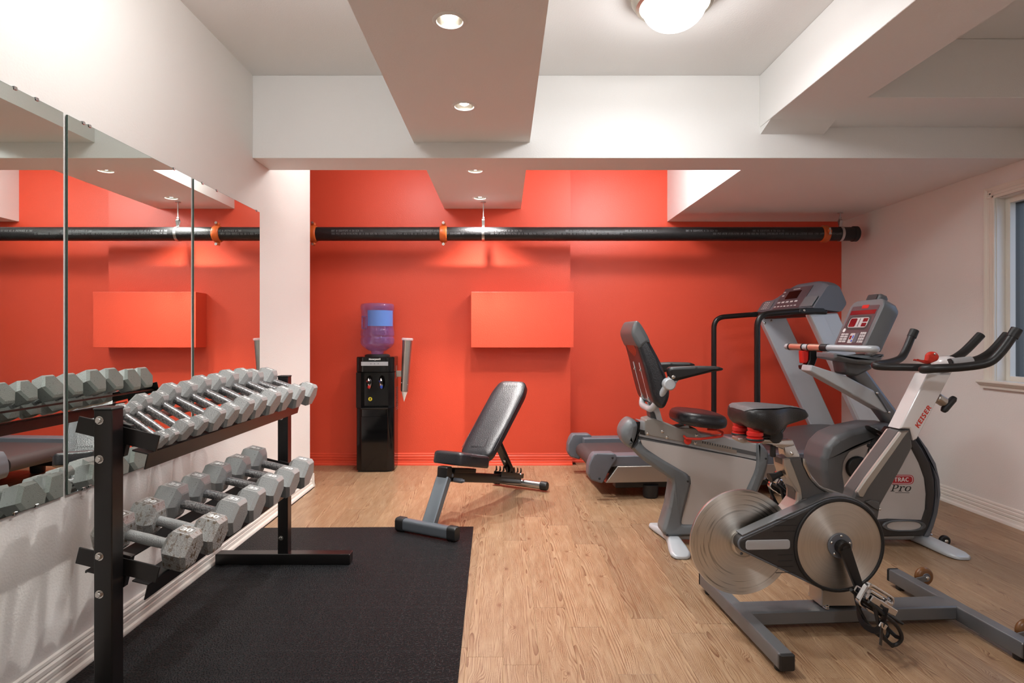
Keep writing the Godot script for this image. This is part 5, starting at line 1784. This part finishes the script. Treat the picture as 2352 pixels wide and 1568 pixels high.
func build_spin_bike() -> void:
	var t := thing("spinning_bike", "silver and grey spinning bike with bare steel flywheel at the front right", "exercise bike", Vector3(1.35, 0, -2.29), deg_to_rad(3.5))
	# floor frame
	var beam := G.new()
	beam.box(Vector3(0.0, 0.05, 0), Vector3(0.84, 0.054, 0.095), 0.006)
	part("floor_beam", beam, M.frame_grey, t)
	for q in [[-0.435, 0.34, 0.0], [0.432, 0.33, 0.0]]:
		var s := G.new()
		s.box(Vector3(q[0], 0.048, q[2]), Vector3(0.052, 0.056, q[1] * 2 - 0.02), 0.005)
		var st := part("stabilizer", s, M.frame_grey, t)
		for k in [-1.0, 1.0]:
			var c := G.new()
			c.box(Vector3(q[0], 0.048, q[2] + k * (q[1] - 0.005)), Vector3(0.053, 0.057, 0.014), 0.005)
			part("end_cap", c, M.black_plastic, st)
			var f := G.new()
			f.disc(Vector3(q[0], 0.01, q[2] + k * (q[1] - 0.05)), Vector3.UP, 0.018, 0.02, 14, 0.003)
			part("levelling_foot", f, M.black_plastic, st)
	for k in [-1.0, 1.0]:
		var w := G.new()
		w.disc(Vector3(0.505, 0.075, k * 0.235), Vector3.BACK, 0.04, 0.03, 28, 0.01)
		var wp := part("transport_wheel", w, M.brown_wheel, t, 50)
		var hub := G.new()
		hub.disc(Vector3(0.505, 0.075, k * 0.235), Vector3.BACK, 0.021, 0.034, 20, 0.004)
		part("wheel_hub", hub, M.slate, wp)
		part("axle", domebolt(Vector3(0.505, 0.075, k * 0.235 + 0.02), Vector3.BACK, 0.009), M.bolt, wp)
		var fk := G.new()
		fk.bar(Vector3(0.455, 0.065, k * 0.235 + 0.019), Vector3(0.51, 0.075, k * 0.235 + 0.019), 0.005, 0.026, 0.002)
		part("wheel_fork", fk, M.frame_grey, wp)
	# flywheel on its axle
	var fl: Array = [-0.430, 0.329]
	var fw := G.new()
	fw.disc(Vector3.ZERO, Vector3.BACK, 0.203, 0.012, 72, 0.002)
	var fp := part("flywheel", fw, M.steel, t, 30)
	fp.position = Vector3(fl[0], fl[1], 0.0)
	part("flywheel_face", spun_disc(0.03, 0.2015, 0.0065, 0.0), M.flywheel, fp, 30)
	var hb := G.new()
	hb.disc(Vector3(0, 0, 0.02), Vector3.BACK, 0.05, 0.03, 32, 0.008)
	part("flywheel_hub", hb, M.brushed, fp)
	for k in 5:
		var a := TAU * k / 5 + 0.5
		part("bolt", domebolt(Vector3(cos(a) * 0.036, sin(a) * 0.036, 0.035), Vector3.BACK, 0.006), M.slate, fp)
	var axle := G.new()
	axle.disc(Vector3.ZERO, Vector3.BACK, 0.014, 0.15, 14)
	part("axle", axle, M.slate, fp)
	# belt cover: hull of two circles
	var cc: Array = [-0.453, 0.351, -0.095, 0.341]
	var ca := Vector2(cc[0], cc[1])
	var cb := Vector2(cc[2], cc[3])
	var r0 := 0.03
	var r1 := 0.178
	var d := cb - ca
	var th := acos((r0 - r1) / d.length())
	var hull := PackedVector2Array()
	var base := d.angle()
	for i in 13: hull.append(ca + Vector2.from_angle(base + lerpf(th, TAU - th, i / 12.0)) * r0)
	for i in 41: hull.append(cb + Vector2.from_angle(base + lerpf(-th, th, i / 40.0)) * r1)
	var cov := G.new()
	cov.prism(hull, 0.035, 0.09, 0.01)
	var cp := part("belt_cover", cov, M.cover_black, t, 50)
	var edge := G.new()
	var path := []
	for p in inset(hull, 0.004): path.append(Vector3(p.x, p.y, 0.083))
	edge.tube(path, 0.0045, 8, false, true)
	part("cover_rim", edge, M.slate, cp, 60)
	var top := G.new()
	var tpath := []
	for i in 17: tpath.append(cb + Vector2.from_angle(base + lerpf(th * 0.35, th, i / 16.0)) * (r1 + 0.004))
	tpath.append(ca + Vector2.from_angle(base + th) * (r0 + 0.004))
	var tp3 := []
	for p in tpath: tp3.append(Vector3(p.x, p.y, 0.06))
	top.sweep(rrect(0.05, 0.006, 0.002, 2), tp3, Vector3.UP)
	part("cover_trim", top, M.frame_grey, cp, 50)
	for k in 10:
		var rib := G.new()
		var y := cb.y + 0.1 - k * 0.022
		var w := 0.075 + 0.02 * sin(k * 0.7)
		if absf(y - ca.y) < 0.025: continue
		rib.box(Vector3(ca.x + 0.15, y, 0.0905), Vector3(w, 0.002, 0.002))
		part("rib", rib, M.black_plastic, cp)
	var plate := G.new()
	plate.prism(moved(rounded(pl([-0.085, -0.018, 0.085, -0.018, 0.085, 0.018, -0.085, 0.018]), 0.012, 4), Vector2(ca.x + 0.082, ca.y - 0.002)), 0.088, 0.094, 0.002)
	part("name_plate", plate, M.silver_plastic, cp)
	# toothed disc inside the cover's ring
	var disc := part("drive_disc", spun_disc(0.02, 0.164, 0.0, 0.0), M.disc, t, 30)
	disc.position = Vector3(cb.x, cb.y, 0.0925)
	var lip := G.new()
	lip.frame(circle(Vector2.ZERO, 0.176, 64), circle(Vector2.ZERO, 0.164, 64), -0.004, 0.006, 0.003)
	part("disc_lip", lip, M.black_plastic, disc, 40)
	var hub2 := G.new()
	hub2.disc(Vector3(0, 0, 0.004), Vector3.BACK, 0.047, 0.008, 36, 0.002)
	var h2 := part("disc_hub", hub2, M.slate, disc)
	for k in 5:
		var a := TAU * k / 5 + 0.25
		part("bolt", domebolt(Vector3(cos(a) * 0.037, sin(a) * 0.037, 0.008), Vector3.BACK, 0.0055), M.bolt, h2)
	# cranks
	var pe: Array = [-0.048, 0.191]
	var v := Vector2(pe[0], pe[1]) - cb
	for s in [1.0, -1.0]:
		var z: float = 0.122 if s > 0 else -0.11
		var e: Vector2 = cb + v * s
		var cr := G.new()
		cr.disc(Vector3(cb.x, cb.y, z - s * 0.008), Vector3.BACK, 0.026, 0.03, 24, 0.004)
		var rings := []
		for k in 7:
			var f := k / 6.0
			var c := cb.lerp(e, f)
			var wd := lerpf(0.044, 0.03, f)
			var side := Vector2(-v.y, v.x).normalized()
			var zz: float = z + s * 0.02 * f
			var ring := []
			for p in rrect(wd, 0.02, 0.006, 2): ring.append(Vector3(c.x + side.x * p.x, c.y + side.y * p.x, zz + p.y))
			rings.append(ring)
		cr.loft(rings)
		cr.disc(Vector3(e.x, e.y, z + s * 0.02), Vector3.BACK, 0.017, 0.022, 16, 0.004)
		var cp2 := part("crank", cr, M.black_coat, t, 40)
		var bore := G.new()
		bore.disc(Vector3(cb.x, cb.y, z + s * 0.008), Vector3.BACK, 0.012, 0.002, 16)
		part("crank_cap", bore, M.black_plastic, cp2)
		var sp := G.new()
		sp.disc(Vector3(e.x, e.y, z + s * 0.045), Vector3.BACK, 0.009, 0.05, 12)
		part("pedal_spindle", sp, M.steel, t)
		clip_pedal(t, Vector3(e.x, e.y, z + s * 0.1), Basis(Vector3.BACK, -0.55) * (Basis() if s > 0 else Basis(Vector3.UP, 0.0)))
	# main frame casting
	var fr := G.new()
	fr.prism(rounded(pl([-0.284, 0.658, -0.206, 0.661, -0.196, 0.631, -0.173, 0.583, -0.144, 0.551, -0.106, 0.529, -0.053, 0.513, -0.004, 0.497, 0.008, 0.530, 0.187, 0.761, 0.232, 0.764, 0.242, 0.692, 0.203, 0.622, 0.112, 0.471, 0.103, 0.421, 0.069, 0.303, 0.025, 0.186, 0.025, 0.082, -0.126, 0.086, -0.126, 0.173, -0.192, 0.309, -0.279, 0.428, -0.258, 0.458, -0.229, 0.494, -0.229, 0.527, -0.258, 0.585, -0.279, 0.628]), 0.008, 3), -0.035, 0.035, 0.008)
	part("frame_casting", fr, M.dark_frame, t, 40)
	for q in [[-0.281, 0.657, -0.255, 0.657, -0.238, 0.618, -0.210, 0.542, -0.205, 0.505, -0.221, 0.475, -0.250, 0.446, -0.276, 0.426, -0.283, 0.440, -0.255, 0.463, -0.229, 0.496, -0.227, 0.529, -0.266, 0.587, -0.279, 0.624], [0.008, 0.525, 0.045, 0.576, 0.186, 0.756, 0.221, 0.760, 0.179, 0.702, 0.055, 0.535, 0.036, 0.501, 0.017, 0.505], [-0.203, 0.660, -0.196, 0.639, -0.168, 0.589, -0.139, 0.555, -0.099, 0.532, -0.046, 0.516, -0.001, 0.500, -0.001, 0.490, -0.050, 0.504, -0.102, 0.520, -0.144, 0.545, -0.175, 0.579, -0.203, 0.633]]:
		var e := G.new()
		e.prism(rounded(pl(q), 0.004, 2), -0.042, 0.042, 0.005)
		part("frame_edge", e, M.brushed, t, 40)
	for q in [[-0.261, 0.459, -0.223, 0.495, -0.195, 0.505, -0.161, 0.501, -0.199, 0.475], [0.041, 0.487, 0.066, 0.494, 0.097, 0.486, 0.101, 0.452, 0.080, 0.460]]:
		var e := G.new()
		e.prism(rounded(pl(q), 0.006, 3), 0.036, 0.044, 0.002)
		var ep := part("cover_lug", e, M.dark_frame, t)
		part("bolt", domebolt(Vector3((q[4] + q[6]) / 2, (q[5] + q[7]) / 2 - 0.01, 0.045), Vector3.BACK, 0.005), M.bolt, ep)
	var ft := G.new()
	ft.prism(pl([-0.132, 0.153, 0.013, 0.149, 0.013, 0.086, -0.132, 0.090]), -0.045, 0.045, 0.004)
	part("frame_foot", ft, M.brushed, t)
	var cl := G.new()
	var fx: Array = [-0.104, 0.090, 0.052, 0.086]
	for x in [fx[0] - 0.008, fx[2] + 0.008]:
		cl.bar(Vector3(x, 0.083, -0.07), Vector3(x, 0.083, 0.05), 0.016, 0.012, 0.004)
	var clp := part("clamp", cl, M.chrome, t)
	for z in [0.042, -0.062]: part("bolt", domebolt(Vector3(fx[0] - 0.008, 0.092, z), Vector3.UP, 0.01), M.chrome, clp)
	# seat post and saddle
	var spst := G.new()
	spst.prism(rounded(pl([-0.273, 0.700, -0.228, 0.709, -0.207, 0.665, -0.207, 0.652, -0.263, 0.646]), 0.003, 2), -0.024, 0.024, 0.004)
	spst.prism(rounded(pl([-0.368, 0.723, -0.235, 0.726, -0.225, 0.703, -0.270, 0.688, -0.316, 0.707, -0.363, 0.713]), 0.004, 2), -0.022, 0.022, 0.003)
	part("seat_post", spst, M.chrome, t)
	var pb: Array = [-0.240, 0.674]
	part("bolt", domebolt(Vector3(pb[0], pb[1], 0.025), Vector3.BACK, 0.007), M.bolt, t)
	var slide := G.new()
	slide.prism(rounded(pl([-0.455, 0.735, -0.427, 0.738, -0.288, 0.728, -0.288, 0.714, -0.438, 0.716, -0.455, 0.725]), 0.004, 2), -0.03, 0.03, 0.004)
	part("saddle_slide", slide, M.brushed, t)
	var kn: Array = [-0.303, 0.692, -0.303, 0.667, -0.259, 0.590, -0.301, 0.580, -0.277, 0.729]
	var knob := G.new()
	knob.disc(Vector3(kn[0], (kn[1] + kn[3]) / 2, 0), Vector3.UP, 0.011, 0.045, 14, 0.003)
	part("slide_knob", knob, M.black_plastic, t)
	var pop := G.new()
	pop.bar(Vector3(kn[4] + 0.02, kn[5] + 0.012, 0), Vector3(kn[4] - 0.01, kn[5] + 0.004, 0), 0.045, 0.045, 0.006)
	part("pin_housing", pop, M.brushed, t)
	var pop2 := G.new()
	pop2.tube([Vector3(kn[4], kn[5] + 0.006, 0), Vector3(kn[6] + 0.01, kn[7] + 0.003, 0), Vector3(kn[6] - 0.015, kn[7] - 0.005, 0)], 0.013, 12, true, false, [0.8, 0.9, 1.5])
	part("pop_pin", pop2, M.black_plastic, t)
	var clamp := G.new()
	clamp.prism(rounded(pl([-0.309, 0.723, -0.298, 0.743, -0.283, 0.739, -0.281, 0.719]), 0.004, 2), -0.03, 0.03, 0.004)
	part("saddle_clamp", clamp, M.brushed, t)
	saddle(t)
	# handlebar post
	var hpst := G.new()
	var post := pl([0.188, 0.766, 0.302, 0.980, 0.400, 0.981, 0.259, 0.726, 0.245, 0.720, 0.231, 0.767])
	hpst.prism(post, -0.036, 0.036, 0.006)
	part("handlebar_post", hpst, M.white_coat, t)
	var tx: Array = [0.277, 0.813, 0.242, 0.761, 0.318, 0.875]
	var dir := Vector3(tx[4] - tx[2], tx[5] - tx[3], 0).normalized()
	lettering("KEISER", 0.0195, M.red_ink, t, Vector3(tx[0] + 0.004, tx[1], 0.0368), Basis(dir, Vector3(-dir.y, dir.x, 0), Vector3.BACK), "Droid Sans", true, 0.12, 1.12)
	var pk: Array = [0.382, 0.874, 0.415, 0.858, 0.437, 0.863]
	var pin := G.new()
	pin.disc(Vector3(pk[0], pk[1], 0), Vector3(0.82, -0.5, 0), 0.02, 0.04, 18, 0.004)
	part("pin_collar", pin, M.brushed, t)
	var pin2 := G.new()
	pin2.tube([Vector3(pk[0], pk[1], 0), Vector3(pk[2], pk[3], 0)], 0.009, 10)
	pin2.tube([Vector3(pk[2] - 0.022, pk[3] - 0.03, 0), Vector3(pk[2] - 0.016, pk[3] - 0.022, 0), Vector3(pk[2] + 0.02, pk[3] + 0.018, 0), Vector3(pk[2] + 0.026, pk[3] + 0.026, 0)], 0.0135, 12, true, false, [0.7, 1.0, 1.0, 0.7])
	part("height_knob", pin2, M.black_plastic, t)
	# handlebar: outer loops and two inner horns
	var hb2 := G.new()
	var hx := 0.40
	for s in [-1.0, 1.0]:
		hb2.tube(smooth3([Vector3(hx, 1.0, s * 0.02), Vector3(hx - 0.09, 1.0, s * 0.06), Vector3(hx - 0.17, 1.0, s * 0.105), Vector3(hx - 0.19, 1.003, s * 0.13), Vector3(hx - 0.165, 1.008, s * 0.158), Vector3(hx - 0.09, 1.014, s * 0.185), Vector3(hx - 0.02, 1.03, s * 0.212), Vector3(hx + 0.015, 1.065, s * 0.225), Vector3(hx + 0.045, 1.115, s * 0.235), Vector3(hx + 0.06, 1.14, s * 0.238)], 5), 0.0155, 14)
	var hbp := part("handlebar", hb2, M.foam, t, 60)
	for s in [-1.0, 1.0]:
		var horn := G.new()
		horn.tube(smooth3([Vector3(hx - 0.02, 1.022, s * 0.045), Vector3(hx + 0.07, 1.03, s * 0.055), Vector3(hx + 0.12, 1.052, s * 0.06), Vector3(hx + 0.16, 1.085, s * 0.06), Vector3(hx + 0.205, 1.132, s * 0.058)], 5), 0.0165, 14)
		part("inner_horn", horn, M.foam, hbp, 60)
		var tip := G.new()
		tip.tube([Vector3(hx + 0.05, 1.122, s * 0.236), Vector3(hx + 0.066, 1.152, s * 0.239)], 0.018, 14)
		part("grip_end", tip, M.black_plastic, hbp)
		var sl := G.new()
		sl.tube([Vector3(hx - 0.015, 1.02, s * 0.047), Vector3(hx + 0.06, 1.028, s * 0.054)], 0.0205, 16)
		part("bar_sleeve", sl, M.silver_plastic, hbp)
	var mount := G.new()
	mount.ball(Vector3(hx + 0.005, 1.018, 0), Vector3(0.05, 0.03, 0.05), 16)
	mount.bar(Vector3(hx - 0.02, 0.985, 0), Vector3(hx + 0.0, 1.02, 0), 0.05, 0.06, 0.008)
	part("bar_mount", mount, M.white_coat, t, 50)
	var lev := G.new()
	var le: Array = [0.229, 1.036, 0.247, 1.037, 0.271, 1.032, 0.277, 1.054, 0.293, 1.066, 0.314, 1.064, 0.326, 1.049, 0.321, 1.034, 0.300, 1.025, 0.279, 1.019, 0.254, 1.027]
	lev.prism(smooth2(pl(le), 3), 0.045, 0.065, 0.006)
	var lp := part("resistance_lever", lev, M.red_ink, t, 50)
	part("bolt", domebolt(Vector3(le[10] - 0.01, le[11] - 0.006, 0.066), Vector3.BACK, 0.005), M.bolt, lp)

func saddle(t: Node3D) -> void:
	# sections along x: [x, half width, top, bottom]; wide and high at the back, narrow nose in front
	var l: Array = [-0.447, 0.825, -0.166, 0.815]
	var x0: float = l[0]
	var x1: float = l[2]
	var rows := [[0.0, 0.07, 0.868, 0.83], [0.03, 0.1, 0.878, 0.812], [0.1, 0.118, 0.884, 0.795], [0.25, 0.125, 0.886, 0.785], [0.42, 0.105, 0.885, 0.772], [0.55, 0.07, 0.883, 0.79], [0.68, 0.045, 0.881, 0.81], [0.82, 0.036, 0.876, 0.82], [0.93, 0.03, 0.866, 0.828], [0.985, 0.018, 0.85, 0.836], [1.0, 0.004, 0.844, 0.842]]
	var g := G.new()
	var top := G.new()
	var rings := []
	var caps := []
	var off := -0.025
	for r in rows:
		var x := lerpf(x0, x1, r[0])
		var w: float = r[1]
		var a: float = r[2] + off
		var b: float = r[3] + off
		var h := a - b
		var ring := []
		for p in [[-1.0, 0.35], [-0.8, 0.1], [-0.55, 0.0], [0.0, 0.12], [0.55, 0.0], [0.8, 0.1], [1.0, 0.35], [1.0, 0.72], [0.93, 0.9], [0.75, 0.985], [0.4, 1.0], [0.0, 0.97], [-0.4, 1.0], [-0.75, 0.985], [-0.93, 0.9], [-1.0, 0.72]]:
			ring.append(Vector3(x, b + h * p[1], p[0] * w))
		ring.reverse()
		rings.append(ring)
		var cap := []
		for p in [[-0.86, 0.96], [-0.6, 1.005], [-0.3, 1.015], [0.0, 0.99], [0.3, 1.015], [0.6, 1.005], [0.86, 0.96]]: cap.append(Vector3(x, b + h * p[1] + 0.0015, p[0] * w))
		cap.reverse()
		caps.append(cap)
	g.loft(rings)
	var s := part("saddle", g, M.saddle_skin, t, 70)
	top.loft(caps.slice(0, 9), false, false, false)
	part("saddle_top", top, M.saddle_top, s, 70)
	for q in [[0.12, 0.06], [0.12, -0.06]]:
		var x := lerpf(x0, x1, q[0] + 0.03)
		var sp := G.new()
		sp.lathe([[0.024, 0.727], [0.03, 0.732], [0.03, 0.744], [0.024, 0.747], [0.03, 0.752], [0.03, 0.764], [0.024, 0.768], [0.028, 0.777], [0.026, 0.802]], 20, Transform3D(Basis(), Vector3(x, 0, q[1])))
		part("spring", sp, M.red_plastic, s, 40)
		var base := G.new()
		base.disc(Vector3(x, 0.737, q[1]), Vector3.UP, 0.033, 0.008, 20, 0.002)
		part("spring_seat", base, M.black_plastic, s)
	var rl := G.new()
	for k in [-1.0, 1.0]: rl.tube(smooth3([Vector3(lerpf(x0, x1, 0.14), 0.744, k * 0.05), Vector3(lerpf(x0, x1, 0.35), 0.740, k * 0.03), Vector3(lerpf(x0, x1, 0.55), 0.744, k * 0.025), Vector3(lerpf(x0, x1, 0.72), 0.812, k * 0.02)], 5), 0.0045, 8)
	part("saddle_rail", rl, M.black_coat, s, 50)
	var cl := G.new()
	cl.disc(Vector3(lerpf(x0, x1, 0.5), 0.744, 0), Vector3.BACK, 0.03, 0.07, 20, 0.006)
	part("rail_clamp", cl, M.black_plastic, s)
